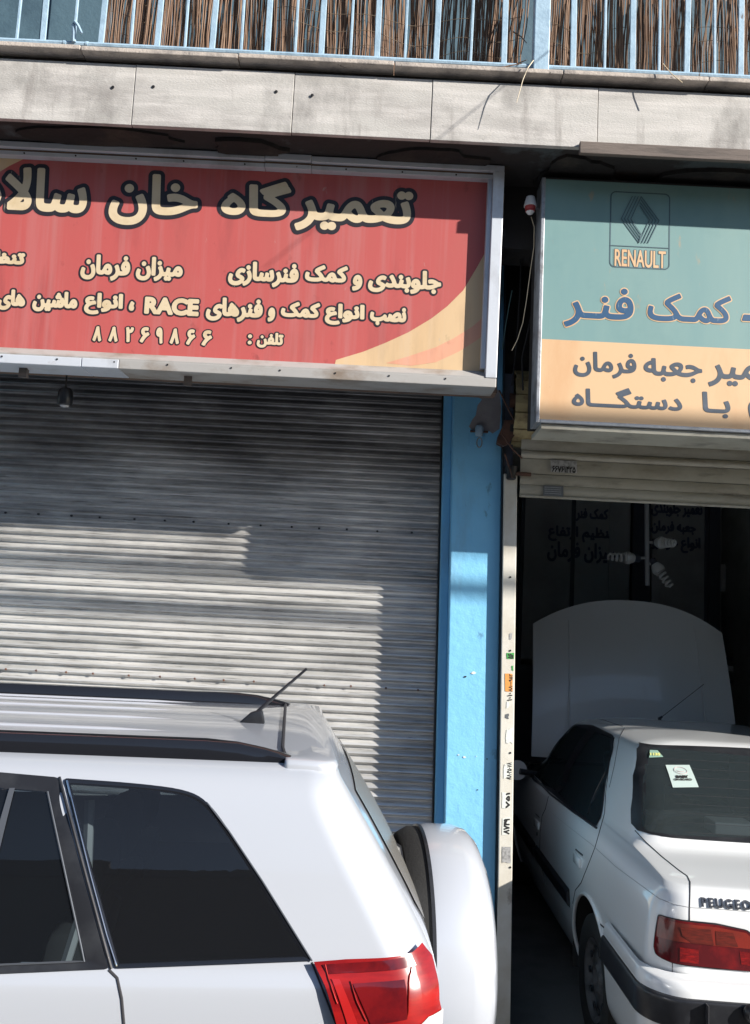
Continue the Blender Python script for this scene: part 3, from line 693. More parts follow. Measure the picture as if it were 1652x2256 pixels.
def sptext(t, x0, y0, x1, y1, o_=.0012):
    a = sp(x0, y0); b = sp(x1, y1); SP.text('sticker_print', t, (a[0], a[1], b[0], b[1]), [o_], [M_stink], CS, .0012, .0016, rot=1)
sptext('۵۶', 212,508,248,540,.002); sptext('۸۸۰۰۰۹۵۲', 218,640,242,752); sptext('۱۰۱۰', 210,758,240,812); sptext('۸۸۰۴۵۰۷۸', 206,1208,236,1318); sptext('۷۵۱', 198,1402,226,1505,.003); sptext('۸۷۴۹', 184,1570,224,1672,.003)
for yy in (15, 488, 1147, 1885): 
    a = SP.at(*sp(228, yy)); MB().lathe([(-.003,0),(-.003,.006),(.002,.006)], (a[0], 5.447, a[1]), 'Y', 8).build('screw', M_blackmetal, CS)
# hinge cup and rusty bracket at the head of the post
pc = at(1125, 1040, 5.44)
MB().lathe([(-.05,.0),(-.05,.022),(-.042,.030),(-.02,.026),(0,.034),(.03,.036),(.04,0)], (pc.x, 5.42, pc.z), 'Z', 16).build('guide_cup', M_blackmetal, CS, True)
MB().tube([(pc.x+.02, 5.42, pc.z-.01), (pc.x+.12, 5.42, pc.z-.012)], .012, 8).build('guide_pin', M_rust, CS)
bp = [(1095,975),(1098,960),(1110,935),(1112,925),(1137,925),(1136,955),(1120,978),(1108,982)]
BP = Plane((0, 5.40, 0), (0,0,1))
BP.poly('rusty_bracket', [BP.at(a, b) for a, b in bp][::-1], 0, M_rust, CS, .06)
a = BP.at(1128, 943); BP.slab('bracket_slot', a[0]-.012, a[0]+.012, a[1]-.022, a[1]+.022, 0, .001, M_blackmetal, CS)
# stickers on the raised shutter
SS = Plane((0, 5.428, 0), (0,0,1))
def quadst(l, t, r, b, m, name='sticker'):
    return SS.poly(name, [SS.at(l, b), SS.at(r, b+.045*(r-l)), SS.at(r, t+.045*(r-l)), SS.at(l, t)], .0, m, CS, .001)
quadst(1213, 1013, 1271, 1040, M_silver); quadst(1197, 1069, 1241, 1092, M_greysticker)
SS.text('sticker_print', '۶۶۷۶۱۴۲۵', (1216,1027,1268,1041), [.0015], [M_stink], CS, .002, .001)
for k in range(4): 
    a = SS.at(1200, 1073+k*4.5); b = SS.at(1236, 1075+k*4.5); strip(SS, [a, b], .002, .001, M_silver, CS, 'sticker_print')

# hasp on the blue pillar
HS = empty('pillar_latch', at(1056, 945, 5.48), 'small blue painted latch with a hanging link on top of the blue pillar', 'latch')
a = PL.at(1052, 965); MB().box(a[0]-.05, a[0]+.04, 5.494, 5.4985, a[1]-.05, a[1]+.05).build('back_plate', M_pillar, HS, False, .002)
MB().lathe([(-.035,.0),(-.035,.020),(-.015,.026),(.02,.026),(.034,.018),(.036,0)], (a[0]+.005, 5.47, a[1]+.04), 'Z', 16).build('latch_body', M_rail, HS, True)
MB().tube([(a[0]-.05, 5.47, a[1]+.035), (a[0]+.06, 5.47, a[1]+.035)], .007, 8).build('bolt', M_rust, HS)
MB().tube([(a[0]+.008+.016*math.cos(t*math.pi/8), 5.462, a[1]-.035+.03*math.sin(t*math.pi/8)) for t in range(17)], .004, 6).build('link', M_steel, HS, True)

# lamp holder on the edge of the teal sign, with its flex
a = at(1168, 455, 4.86)
LH = empty('lamp_holder', a, 'white and red lamp holder clipped to the left edge of the teal sign', 'lamp holder')
MB().lathe([(0,.0),(.052,.019),(.050,.024),(.0,.036),(-.006,.036),(-.006,0)], (a.x, 4.86, a.z+.005), 'Z', 24).build('shade', M_white, LH, True)
MB().lathe([(-.006,.030),(-.018,.030),(-.022,.026),(-.034,.027),(-.036,.022)], (a.x, 4.86, a.z+.005), 'Z', 24).build('collar', M_redpl, LH, True)
MB().lathe([(-.036,.024),(-.048,.016),(-.056,.0)], (a.x, 4.86, a.z+.005), 'Z', 24).build('tip', M_white, LH, True)
MB().tube([(a.x, 4.86, a.z-.01), (a.x+.05, 4.86, a.z-.012), (tl-.02, 4.86, a.z-.01)], .004, 6).build('clip', M_steel, LH)
pts = [at(x_, y_, 4.88) for x_, y_ in ((1170,478),(1177,500),(1176,545),(1168,600),(1160,660),(1152,710),(1140,748),(1128,772))]
tag(MB().tube(pts, .0024, 6).build('flex_cable', M_creamink, None, True), 'thin pale cable drooping from the lamp holder between the two signs', 'cable')

for lab, pp_ in (('black cable hanging straight down the dark gap between the two signs', ((1142,395),(1150,520),(1146,640),(1138,760),(1128,850))),
                 ('black cable looping across the dark gap between the two signs', ((1120,420),(1140,470),(1165,520),(1178,600),(1170,700),(1150,790),(1152,860))),
                 ('thin green cable end sticking out below the gap between the signs', ((1128,640),(1120,680),(1112,730),(1106,770)))):
    tag(MB().tube([at(x_, y_, 5.2) for x_, y_ in pp_], .006 if 'black' in lab else .003, 6).build('loose_cable', M_blackmetal if 'black' in lab else M_teal, None, True), lab, 'cable')
for k_, (a_, b_) in enumerate((((1105,955),(1150,1010)),((1112,1000),(1128,1052)),((1100,860),(1135,930)))):
    p_, q_ = at(*a_, 5.36), at(*b_, 5.38); MB().tube([p_, (p_+q_)/2+Vector((.01,-.01,-.03)), q_], .005, 6).build('chain_piece', M_rust, CS)

# ------------------------------------------------------------------ overhead cables of the street
def cable(p, q, r, label, sag=.0):
    p, q = Vector(p), Vector(q)
    pts = [p+(q-p)*k/12 - Vector((0,0,sag*4*(k/12)*(1-k/12))) for k in range(13)]
    return tag(MB().tube(pts, r, 8).build('overhead_cable', M_rubber), label, 'cable')
def sunward(X, Y, Z, t): return Vector((X+1.71*t, Y-t, Z+.9*t))
a = sunward(-4, 4.71, 3.13, 4.6); b = sunward(6, 4.71, 3.13, 4.6)
cable(a, b, .036, 'upper thick bundle of black cables strung across the street above the camera')
a = sunward(-4, 5.5, 2.17, 4.6); b = sunward(5, 5.5, 2.13, 4.6)
cable(a, b, .036, 'lower thick bundle of black cables strung across the street above the camera')
A0 = at(1187, 128, 4.54); P2 = at(636, 553, 4.80)
A0 = A0 + Vector((1.71, -1, .9))*.75
cable(A0, Vector((P2.x+1.71*1.9, P2.y-1.9, P2.z+.9*1.9)), .0028, 'thin wire running from the railing post out over the street')

FRONT = False
# ================================================================== bulbs in the garage
BY = 7.0
BL = empty('ceiling_light_cluster', at(1425, 1170, BY), 'cluster of three spiral energy saving bulbs on a hanging pipe inside the garage', 'light')
MB().tube([at(1424, 1060, BY), at(1426, 1290, BY)], .018, 8).build('pipe', M_panel, BL)
def bulb(p, d, s=1.0):
    p = Vector(p); d = Vector(d).normalized(); a = d.orthogonal().normalized(); b = d.cross(a)
    def fr(t, r, an): return p + d*t*s + (a*math.cos(an)+b*math.sin(an))*r*s
    v = []; f = []; pr = [(0,.02),(.02,.035),(.06,.05),(.085,.045),(.09,0)]; n = 16
    for t, r in pr: v += [fr(t, r, 2*math.pi*k/n) for k in range(n)]
    for i in range(len(pr)-1): f += [(i*n+k, i*n+(k+1) % n, (i+1)*n+(k+1) % n, (i+1)*n+k) for k in range(n)]
    o = MB().add(v, f).build('bulb', M_bulb, BL, True)
    MB().tube([fr(.088+.14*k/40, .032-.010*k/40, k*2*math.pi/10) for k in range(41)], .009*s, 6).build('spiral_tube', M_bulb, o, True)
    MB().tube([fr(-.03, 0, 0), fr(.02, 0, 0)], .03*s, 12).build('cap', M_partdark, o)
bulb(at(1400, 1230, BY), (-1, -.15, .0)); bulb(at(1445, 1195, BY), (.35, -1, -.1)); bulb(at(1440, 1240, BY), (.5, -.35, -.85))
for a_, b_ in (((1424,1229),(1395,1230)), ((1424,1195),(1445,1195)), ((1424,1245),(1440,1240))):
    MB().tube([at(*a_, BY), at(*b_, BY)], .012, 6).build('arm', M_panel, BL)
# meter box and clutter on the right garage wall
a = at(1618, 1272, 9.1)
MT = empty('wall_box', a, 'small white rounded box with a dark button on the garage back wall', 'wall box')
MB().box(a.x-.13, a.x+.13, 9.2, 9.298, a.z-.14, a.z+.14).build('case', M_bulb, MT, False, .04)
MB().box(a.x-.04, a.x+.04, 9.17, 9.20, a.z-.03, a.z+.03).build('button', M_partdark, MT, False, .005)
tag(MB().tube([at(1600, 1065, 9.25), at(1602, 1180, 9.25), at(1606, 1400, 9.25)], .012, 6).build('conduit', M_garwall), 'grey conduit running down the garage back wall behind the white box', 'pipe')
tag(MB().tube([at(x_, y_, 9.2) for x_, y_ in ((1560,1080),(1580,1092),(1610,1094),(1660,1080))], .012, 6).build('hanging_cable', M_blackmetal), 'black cable sagging across the upper right of the garage back wall', 'cable')
SH = empty('wall_shelf', at(1640, 1480, 9.0), 'dark shelf with tools on the right of the garage back wall', 'shelf')
for py in (1450, 1500): 
    p = at(1600, py, 9.1); MB().box(p.x-.2, 3.58, 8.95, 9.298, p.z-.015, p.z+.015).build('board', M_partdark, SH, False, .003)
tag(MB().box(at(1605,1,9).x, at(1605,1,9).x+.2, 9.0, 9.15, at(1605,1478,9.05).z, at(1605,1478,9.05).z+.05).build('white_tub', M_bulb, None, False, .01), 'pale tub lying on the dark garage shelf', 'tub')

# ================================================================== CAR BODIES
def spline(vals, n):
    """Catmull-Rom through rows of values, n samples per span"""
    V = [np.array(v, float) for v in vals]; out = []
    for i in range(len(V)-1):
        p0 = V[max(i-1, 0)]; p1 = V[i]; p2 = V[i+1]; p3 = V[min(i+2, len(V)-1)]
        h0 = (p2-p0)/2; h1 = (p3-p1)/2
        # limit overshoot
        d = p2-p1; lim = 1.5*np.abs(d)+1e-9
        h0 = np.clip(h0, -lim, lim)*((h0*d) >= 0); h1 = np.clip(h1, -lim, lim)*((h1*d) >= 0)
        for k in range(n):
            t = k/n; out.append((2*t**3-3*t**2+1)*p1+(t**3-2*t**2+t)*h0+(-2*t**3+3*t**2)*p2+(t**3-t**2)*h1)
    out.append(V[-1]); return out
REAR_N = 44
def car_shell(levels, n_lv, tf, drop=None, taper=.04, smid=2.0, side_n=300, ridx=None):
    """levels: (z, half width, rear s, rear corner radius, rear bow, front s, front corner radius)"""
    L = spline(levels, n_lv); v = []; rows = []
    for z, w, xr, rr, bow, xf, rf in L:
        rr = min(rr, w*.95); rf = min(rf, w*.95)
        half = []
        for k in range(REAR_N):
            q = k/REAR_N*(w-rr); half.append((q, xr-bow*(1-(q/w)**2)))
        c0 = xr-bow*(1-((w-rr)/w)**2)
        for k in range(14):
            an = (k/14)*math.pi/2; half.append((w-rr+rr*math.sin(an), c0+rr*(1-math.cos(an))))
        s0, s1 = c0+rr, xf-rf
        for k in range(side_n+1):
            half.append((w, s0+(s1-s0)*k/side_n))
        for k in range(1, 9):
            an = k/8*math.pi/2; half.append((w-rf+rf*math.cos(an), s1+rf*math.sin(an)))
        for k in range(1, 9): half.append(((w-rf)*(1-k/8), xf))
        half = [(q*(1-taper*((s-smid)/2.2)**2), s) for q, s in half]
        row = [(q, s, z) for q, s in half] + [(-q, s, z) for q, s in reversed(half[1:-1])]
        rows.append(row)
    n = len(rows[0]); f = []
    for r_ in rows: v += r_
    for i in range(len(rows)-1):
        for k in range(n):
            k2 = (k+1) % n; ids = (i*n+k, i*n+k2, (i+1)*n+k2, (i+1)*n+k)
            if drop:
                c = [sum(v[j][m] for j in ids)/4 for m in range(3)]
                if drop(*c): continue
            f.append(ids)
    f.append(tuple((len(rows)-1)*n+k for k in range(n)))
    used = sorted({i for q in f for i in q}); re = {a: b for b, a in enumerate(used)}
    return [tf(*v[i]) for i in used], [tuple(re[i] for i in q) for q in f]
def bvh_of(v, f):
    return BVHTree.FromPolygons([Vector(p) for p in v], f, epsilon=0.0)
class Shell:
    """a car skin to lay parts on; pivot and yaw: the finished car is turned by yaw about pivot"""
    def __init__(s, v, f, pivot=(0,0,0), yaw=0.0):
        s.b = bvh_of(v, f); s.Ri = Matrix.Rotation(-yaw, 3, 'Z'); s.pv = Vector(pivot); s.cam = s.Ri @ (CAM-s.pv) + s.pv
    def hit(s, px, py):
        h = s.b.ray_cast(s.cam, (s.Ri @ ray(px, py)).normalized())
        return (h[0], h[1]) if h[0] is not None else None
    def cast(s, p, d):
        d = Vector(d).normalized(); h = s.b.ray_cast(Vector(p)-d*3, d)
        if h[0] is None:
            q = s.b.find_nearest(p); h = q
        n = h[1]
        if n.dot(d) > 0: n = -n
        return h[0], n
    def patch(s, name, pts, d, off, m, parent, step=.03, hole=None, inset=0):
        """fills the outline pts (3D points on the shell) seen along d and lays it on the shell, off proud"""
        d = Vector(d).normalized(); up = Vector((0,0,1)); a = d.cross(up).normalized(); b = a.cross(d).normalized()
        bm = bmesh.new(); 
        def loop(P):
            Q = []
            for p in P:
                if not Q or (Vector((p.dot(a), p.dot(b)))-Q[-1]).length > 1e-4: Q.append(Vector((p.dot(a), p.dot(b))))
            if (Q[0]-Q[-1]).length < 1e-4: Q.pop()
            vs = [bm.verts.new((q.x, q.y, 0)) for q in Q]; return [bm.edges.new((vs[i], vs[(i+1) % len(vs)])) for i in range(len(vs))]
        E_ = loop(pts)
        if hole: E_ += loop(hole)
        r = bmesh.ops.triangle_fill(bm, use_beauty=True, use_dissolve=False, edges=E_)
        xs = [p.dot(a) for p in pts]; ys = [p.dot(b) for p in pts]
        for lo, hi, nrm in ((min(xs), max(xs), (1,0,0)), (min(ys), max(ys), (0,1,0))):
            k = lo+step
            while k < hi:
                g = bm.verts[:]+bm.edges[:]+bm.faces[:]
                bmesh.ops.bisect_plane(bm, geom=g, plane_co=(nrm[0]*k, nrm[1]*k, 0), plane_no=nrm, dist=1e-5); k += step
        base = pts[0].dot(d)
        for v in bm.verts:
            p = a*v.co.x + b*v.co.y + d*base; loc, n = s.cast(p, d)
            v.co = loc + n*off
        bmesh.ops.remove_doubles(bm, verts=bm.verts, dist=1e-5)
        for fc in bm.faces: fc.smooth = True
        bm.normal_update()
        for fc in bm.faces:
            pass
        avg = sum((fc.normal*fc.calc_area() for fc in bm.faces), Vector())
        if avg.dot(d) > 0: bmesh.ops.reverse_faces(bm, faces=bm.faces)
        me = bpy.data.meshes.new(name); bm.to_mesh(me); bm.free()
        o = link(name, me, m, parent); WM[o.name] = Matrix.Identity(4); return o
    def on(s, pxs, d=None):
        out = []
        cx_ = sum(p[0] for p in pxs)/len(pxs); cy_ = sum(p[1] for p in pxs)/len(pxs)
        for x, y in pxs:
            h = None
            for k in range(40):
                t = k*.015; h = s.hit(x+(cx_-x)*t, y+(cy_-y)*t)
                if h: break
            if h: out.append(h[0])
        return out
    def ring(s, name, P, Q, d, off, m, parent, sub=3, rows=3):
        """band between two outlines with matching points"""
        d = Vector(d).normalized(); n = len(P); A = []; B_ = []
        for i in range(n):
            for k in range(sub): t = k/sub; A.append(P[i].lerp(P[(i+1) % n], t)); B_.append(Q[i].lerp(Q[(i+1) % n], t))
        v = []; f = []; N = len(A)
        for j in range(rows):
            for a, b in zip(A, B_):
                loc, nn = s.cast(a.lerp(b, j/(rows-1)), d); v.append(loc+nn*(off if j < rows-1 else off*.3))
        for j in range(rows-1):
            for i in range(N): f.append((j*N+i, j*N+(i+1) % N, (j+1)*N+(i+1) % N, (j+1)*N+i))
        return MB().add(v, f).build(name, m, parent, True)
    def seam(s, pxs, r, m, parent, name='panel_gap', n=6, lift=0.0):
        P = []
        for i in range(len(pxs)-1):
            for k in range(n):
                t = k/n; h = s.hit(pxs[i][0]*(1-t)+pxs[i+1][0]*t, pxs[i][1]*(1-t)+pxs[i+1][1]*t)
                if h and (not P or (h[0]-P[-1]).length < .5): P.append(h[0]+(h[1] if h[1].dot(h[0]-s.cam) < 0 else -h[1])*lift)
        h = s.hit(*pxs[-1])
        if h: P.append(h[0])
        return MB().tube(P, r, 6).build(name, m, parent, True)
def rounded(pts, r, n=4, rl=None):
    """round the corners of a pixel outline"""
    out = []; N = len(pts)
    for i in range(N):
        a, b, c = Vector(pts[i-1]), Vector(pts[i]), Vector(pts[(i+1) % N])
        if rl: r = rl[i]
        ra = min(r, (a-b).length*.49); rc = min(r, (c-b).length*.49)
        p = b+(a-b).normalized()*ra; q = b+(c-b).normalized()*rc
        for k in range(n+1):
            t = k/n; w = p*(1-t)**2 + b*2*t*(1-t) + q*t*t; out.append((w.x, w.y))
    return out
def inset_px(pts, k):
    """move each point of a closed outline k pixels inwards"""
    N = len(pts); out = []
    A_ = sum(pts[i][0]*pts[(i+1) % N][1]-pts[(i+1) % N][0]*pts[i][1] for i in range(N))
    sg = 1 if A_ > 0 else -1
    for i in range(N):
        a, b, c = Vector(pts[i-1]), Vector(pts[i]), Vector(pts[(i+1) % N])
        t1 = (b-a).normalized(); t2 = (c-b).normalized(); n = Vector((-t1.y-t2.y, t1.x+t2.x))
        if n.length < 1e-6: n = Vector((-t1.y, t1.x))
        n.normalize(); q = b+n*k*sg/max(.5, n.dot(Vector((-t1.y, t1.x))))
        out.append((q.x, q.y))
    return out
def inside(poly, x, y):
    c = False; n = len(poly)
    for i in range(n):
        x0, y0 = poly[i]; x1, y1 = poly[(i+1) % n]
        if (y0 > y) != (y1 > y) and x < (x1-x0)*(y-y0)/(y1-y0)+x0: c = not c
    return c

# ================================================================== SUV
SC = Vector((.17, 2.765, 0))
def suv_tf(q, s, z): return (SC.x - s, SC.y - q, z)
LV = [(.36,.78,.10,.12,.03,4.05,.35),(.48,.84,.03,.12,.03,4.12,.35),(.70,.872,.0,.12,.03,4.15,.35),(.95,.875,-.002,.12,.03,4.10,.35),(1.10,.873,.0,.11,.03,3.7,.4),
      (1.19,.862,.002,.11,.03,3.05,.4),(1.235,.842,.012,.11,.03,2.98,.3),(1.33,.808,.065,.11,.035,2.85,.25),(1.45,.765,.140,.11,.035,2.65,.2),(1.54,.728,.198,.10,.03,2.45,.2),
      (1.580,.700,.222,.08,.025,2.32,.2),(1.602,.665,.232,.075,.02,2.2,.2),(1.614,.62,.245,.07,.02,2.12,.2),(1.626,.50,.262,.09,.015,2.0,.2),(1.638,.28,.30,.09,.01,1.9,.15),(1.644,.05,.40,.03,.0,1.8,.03)]
sv_full, sf_full = car_shell(LV, 10, suv_tf, None, .035, 1.9)
YAW, PIV = R(4.9), Vector((0, 2.15, 0))
suv = Shell(sv_full, sf_full, PIV, YAW)
qwin = rounded([(140,1716),(300,1727),(415,1741),(462,1770),(512,1840),(582,1947),(687,2117),(253,2134)], 10, 5, [10,60,60,60,60,60,6,8])
qwin_in = inset_px(qwin, 12)
dwin = rounded([(-420,1700),(0,1703),(128,1714),(240,2135),(0,2146),(-420,2160)], 8, 3)
dwin_in = rounded([(-400,1735),(0,1738),(106,1747),(188,2118),(0,2126),(-400,2140)], 12, 3)
def proj_poly(pxs): return [(p.x, p.z) for p in suv.on(pxs)]
hq = proj_poly(inset_px(qwin, 4)); hd = proj_poly(dwin_in); 
rg = [(2.765-.53, 1.30), (2.765+.53, 1.30), (2.765+.47, 1.53), (2.765-.47, 1.53)]
def suv_drop(q, s, z):
    x, y, _ = suv_tf(q, s, z)
    if 1.15 < z < 1.585 and abs(q) > .69 and s < 3:
        if inside(hq, x, z) or inside(hd, x, z): return True
    if z < .72 and abs(q) > .5 and min(math.hypot(s-.85, z-.34), math.hypot(s-3.35, z-.34)) < .38: return True
    return False
SUV = empty('parked_suv', (SC.x-1.9, SC.y, -.12), 'silver white off-roader with roof rails and a covered spare wheel parked along the kerb', 'car')
bv, bf = car_shell(LV, 10, suv_tf, suv_drop, .035, 1.9)
body = mesh('body', bv, bf, M_paint, SUV, True)
NY = Vector((0, 1, 0))
# quarter window: black frame + glass, both sides
def ring_patch(name, outer, inner, m, parent, d, off, step=.04, mirror=False):
    P = suv.on(outer); Q = suv.on(inner); dd = Vector(d)
    if mirror: P = [Vector((p.x, 2*SC.y-p.y, p.z)) for p in P]; Q = [Vector((p.x, 2*SC.y-p.y, p.z)) for p in Q]
    return suv.ring(name, P, Q, dd, off, m, parent)
def side_windows(mirror):
    d = -NY if mirror else NY
    mm = (lambda P: [Vector((p.x, 2*SC.y-p.y, p.z)) for p in P]) if mirror else (lambda P: P)
    w = ring_patch('window', qwin, qwin_in, M_trim, SUV, d, .004, mirror=mirror)
    suv.patch('pane', mm(suv.on(inset_px(qwin, 8))), d, .0022, M_glass_suv, w, .04)
    w2 = ring_patch('door_window', dwin, dwin_in, M_black, SUV, d, .0032, mirror=mirror)
    suv.patch('pane', mm(suv.on(inset_px(dwin_in, -3))), d, .0012, M_glass_door, w2, .06)
side_windows(False); side_windows(True)
# door frame bars and rubber edges
suv.seam([(4,1740),(14,1738),(30,1738)], .002, M_black, SUV, 'weather_strip')
M_silverbar = mat('dark_silver_bar', (.10,.11,.13), .3, .3)
suv.patch('division_bar', suv.on([(22,1738),(34,1738),(-6,1900),(-30,2120),(-52,2120),(-24,1900)]), NY, .006, M_silverbar, SUV, .05)
suv.seam([(131,1714),(245,2135)], .0035, M_black, SUV, 'weather_strip', 12, .003)
suv.seam([(148,1722),(200,1930),(235,2060),(258,2132)], .0022, M_chrome, SUV, 'trim_bead', 10, .005)
suv.seam([(105,1745),(186,2118),(-100,2130)], .0022, M_silverbar, SUV, 'weather_strip', 12, .003)
suv.seam([(687,2117),(578,1942),(505,1833),(455,1768)], .0018, M_silverbar, SUV, 'trim_bead', 10, .005)
suv.seam([(240,2137),(258,2155),(268,2200),(273,2256),(276,2330),(278,2500),(280,2700)], .0028, M_seam, SUV, 'panel_gap', 8)
suv.seam([(687,2120),(740,2256),(790,2400)], .0022, M_seam, SUV, 'panel_gap', 8)
# roof rails
def rail(yc, name):
    sg = -1 if yc < SC.y else 1
    pts = []; xs = [-2.3, -1.9, -1.4, -1.0, -.7, -.5, -.36, -.29, -.23, -.19, -.165]
    def top(x): return .040*min(1, max(.05, (-.155-x)/.17))**.6
    v = []; f = []
    for x in xs:
        zb = suv.cast(Vector((x, yc, 1.6)), (0,0,-1))[0].z - .006; h = top(x)+.006
        if x < -2.0: h *= (x+2.35)/.35
        for dy, k in ((-.030,0), (-.030,.55), (-.020,.9), (-.004,1), (.012,.95), (.026,.6), (.028,0)):
            yy = yc+dy*(1 if sg < 0 else -1); v.append((x, yy, zb+h*k))
    n = 7
    for i in range(len(xs)-1): f += [(i*n+k, i*n+k+1, (i+1)*n+k+1, (i+1)*n+k) for k in range(n-1)]
    f += [tuple(range(n)), tuple((len(xs)-1)*n+k for k in range(n))]
    return MB().add(v, f).build(name, M_trim, SUV, True)
YN, YF = 2.165, 3.365
rn = rail(YN, 'roof_rail'); rf_ = rail(YF, 'roof_rail')
for a, b in ((330,1579),(423,1638),(470,1640)):
    if a == 330: continue
    p = at(a, b, 2.175); MB().lathe([(-.004,0),(-.004,.017),(.002,.014),(.006,.006),(.007,0)], (p.x, 2.158, p.z), 'Z', 16).build('plug', M_black, rn, True)
# roof ribs
for yy in (2.42, 2.62, 2.82, 3.02, 3.2):
    P = [suv.cast(Vector((x, yy, 1.7)), (0,0,-1))[0]+Vector((0,0,-.006)) for x in np.linspace(-1.9, -.36, 24)]
    rs_ = [.010*min(1, (i+1)/4, (24-i)/5) + .0005 for i in range(24)]
    MB().tube(P, rs_, 10).build('roof_rib', M_paint, SUV, True)
# spoiler gap
gp_ = [suv.cast(Vector((-.186, SC.y-.64+1.28*k/20, 1.7)), (0,0,-1))[0] for k in range(21)]
gp_[0] += Vector((.03, .004, -.004)); gp_[1] += Vector((.006, 0, 0))
MB().tube([p_+Vector((0, 0, .0035)) for p_ in gp_], .0045, 6).build('panel_gap', M_seam, SUV)
# spoiler: a flat panel with rounded corners closing the roof
xa, xb, ya_, yb_ = -.180, -.055, SC.y-.655, SC.y+.655
def rr_plan(x0, x1, y0, y1, r, n=6):
    out = []
    for cx_, cy_, a0, q in ((x1-r, y1-r, 0, r), (x0+.01, y1-.01, 90, .01), (x0+.01, y0+.01, 180, .01), (x1-r, y0+r, 270, r)):
        for k in range(n+1): an = R(a0+90*k/n); out.append((cx_+q*math.cos(an), cy_+q*math.sin(an)))
    return out
rings = []
zs_ = lambda x, y: suv.cast(Vector((min(x, -.10), max(SC.y-.60, min(SC.y+.60, y)), 1.7)), (0,0,-1))[0].z
for ins, dz, ex in ((.06, .0065, 0), (.012, .006, 0), (.004, .002, 0), (0, -.006, 0), (.002, -.030, 0), (.012, -.050, 0), (.03, -.060, 0)):
    rings.append([(x, y, zs_(x, y)+dz) for x, y in rr_plan(xa+(ins if dz > 0 else 0)*.2, xb-ins, ya_+ins, yb_-ins, .05)])
v = [p for r_ in rings for p in r_]; n = len(rings[0]); f = []
for i in range(len(rings)-1): f += [(i*n+k, i*n+(k+1) % n, (i+1)*n+(k+1) % n, (i+1)*n+k) for k in range(n)]
# top face as strips between the near and far halves
f += [tuple(reversed(range(n)))]
MB().add(v, f).build('spoiler', M_paint, SUV, True)

# rear glass
tail_d = (-1, 0, 0)
P = [Vector((.2, 2.765+a, b)) for a, b in ((-.60,1.30),(-.50,1.53),(0,1.545),(.50,1.53),(.60,1.30),(.55,1.25),(0,1.235),(-.55,1.25))]
suv.patch('rear_window', P, tail_d, .004, mat('dusty_rear_glass', (.17,.165,.155), .22, spec=.4), SUV, .05)
# tail lamp
lamp = [(690,2119),(760,2113),(898,2102),(917,2082),(938,2110),(952,2200),(957,2225),(920,2262),(905,2330),(860,2420),(790,2420),(741,2256)]
dl = Vector((-.75, 1, 0))
TL = suv.patch('tail_light', suv.on(lamp), dl, .017, M_red_lens, SUV, .012)
suv.patch('lens_band', suv.on([(708,2125),(895,2108),(905,2130),(720,2148)]), dl, .0195, M_red_dark, TL, .02)
suv.patch('lens_band', suv.on([(775,2170),(885,2162),(890,2240),(815,2252)]), dl, .0195, M_red_dark, TL, .02)
suv.patch('lens_band', suv.on([(728,2160),(745,2160),(800,2290),(775,2290)]), dl, .0195, mat('red_reflector', (.40,.012,.012), .3, coat=1), TL, .02)
suv.patch('reverse_lens', suv.on([(957,2218),(955,2260),(905,2262),(930,2235)]), dl, .0195, M_whitelens, TL, .02)
for pts_ in ([(715,2125),(722,2160),(745,2215)], [(770,2165),(785,2205),(808,2250)], [(898,2120),(893,2170),(890,2250)]):
    suv.seam(pts_, .0012, mat('bright_lens_edge', (.55,.03,.02), .15, .6, coat=1), TL, 'lens_rib', 6, .019)
mirror_pts = [Vector((p.x, 2*SC.y-p.y, p.z)) for p in suv.on(lamp)]
suv.patch('tail_light', mirror_pts, Vector((-.35,-1,0)), .007, M_red_lens, SUV, .02)
# spare wheel with hard cover
WC = (.045, 2.765, .98)
sp_w = MB().lathe([(.115,.0),(.115,.25),(.13,.335),(.16,.352),(.20,.352)], WC, 'X', 96).build('spare_tyre', M_rubber, SUV, True)
MB().lathe([(.196,.346),(.196,.358),(.215,.362),(.29,.362),(.325,.352),(.352,.325),(.372,.28),(.382,.2),(.386,.0)], WC, 'X', 120).build('spare_cover', M_paint, SUV, True)
MB().lathe([(.186,.350),(.186,.359),(.1955,.359),(.1955,.350)], WC, 'X', 96).build('cover_rim', M_black, sp_w, True)
MB().box(.10, .16, 2.65, 2.88, .85, 1.1).build('wheel_mount', M_black, SUV, False, .01)
# high brake lamp housing / wiper
suvw = [(.150,2.52,1.20),(.175,2.50,1.235),(.19,2.47,1.30),(.16,2.45,1.37),(.13,2.45,1.40)]
p = at(888, 1890, 2.6)
MB().tube([(p.x-.02, 2.60, p.z+.05), (p.x+.015, 2.6, p.z+.02), (p.x+.028, 2.6, p.z-.04), (p.x+.018, 2.6, p.z-.11), (p.x, 2.60, p.z-.14)], [.008,.020,.022,.014,.006], 8).build('wiper_hub', M_black, SUV, True)
MB().tube([(.09, 2.66, 1.36), (.12, 2.63, 1.30), (.15, 2.6, 1.23)], .008, 6).build('wiper_arm', M_black, SUV, True)
# tailgate edge reflection strip below glass
# antenna
b0 = suv.hit(562, 1592)[0]; tp_ = b0+Vector((.135, 0, .155))
MB().add([b0+Vector(q) for q in ((-.048,-.010,-.004),(-.048,.010,-.004),(.028,.020,-.004),(.028,-.020,-.004),(-.014,-.010,.028),(-.014,.010,.028),(.018,.011,.038),(.018,-.011,.038))], [(0,1,2,3),(4,7,6,5),(0,4,5,1),(1,5,6,2),(2,6,7,3),(3,7,4,0)]).build('antenna_base', M_black, SUV, True, .006)
MB().tube([b0+Vector((.004,0,.03)), tp_], [.0052,.0036], 8).build('antenna_mast', M_black, SUV, True)
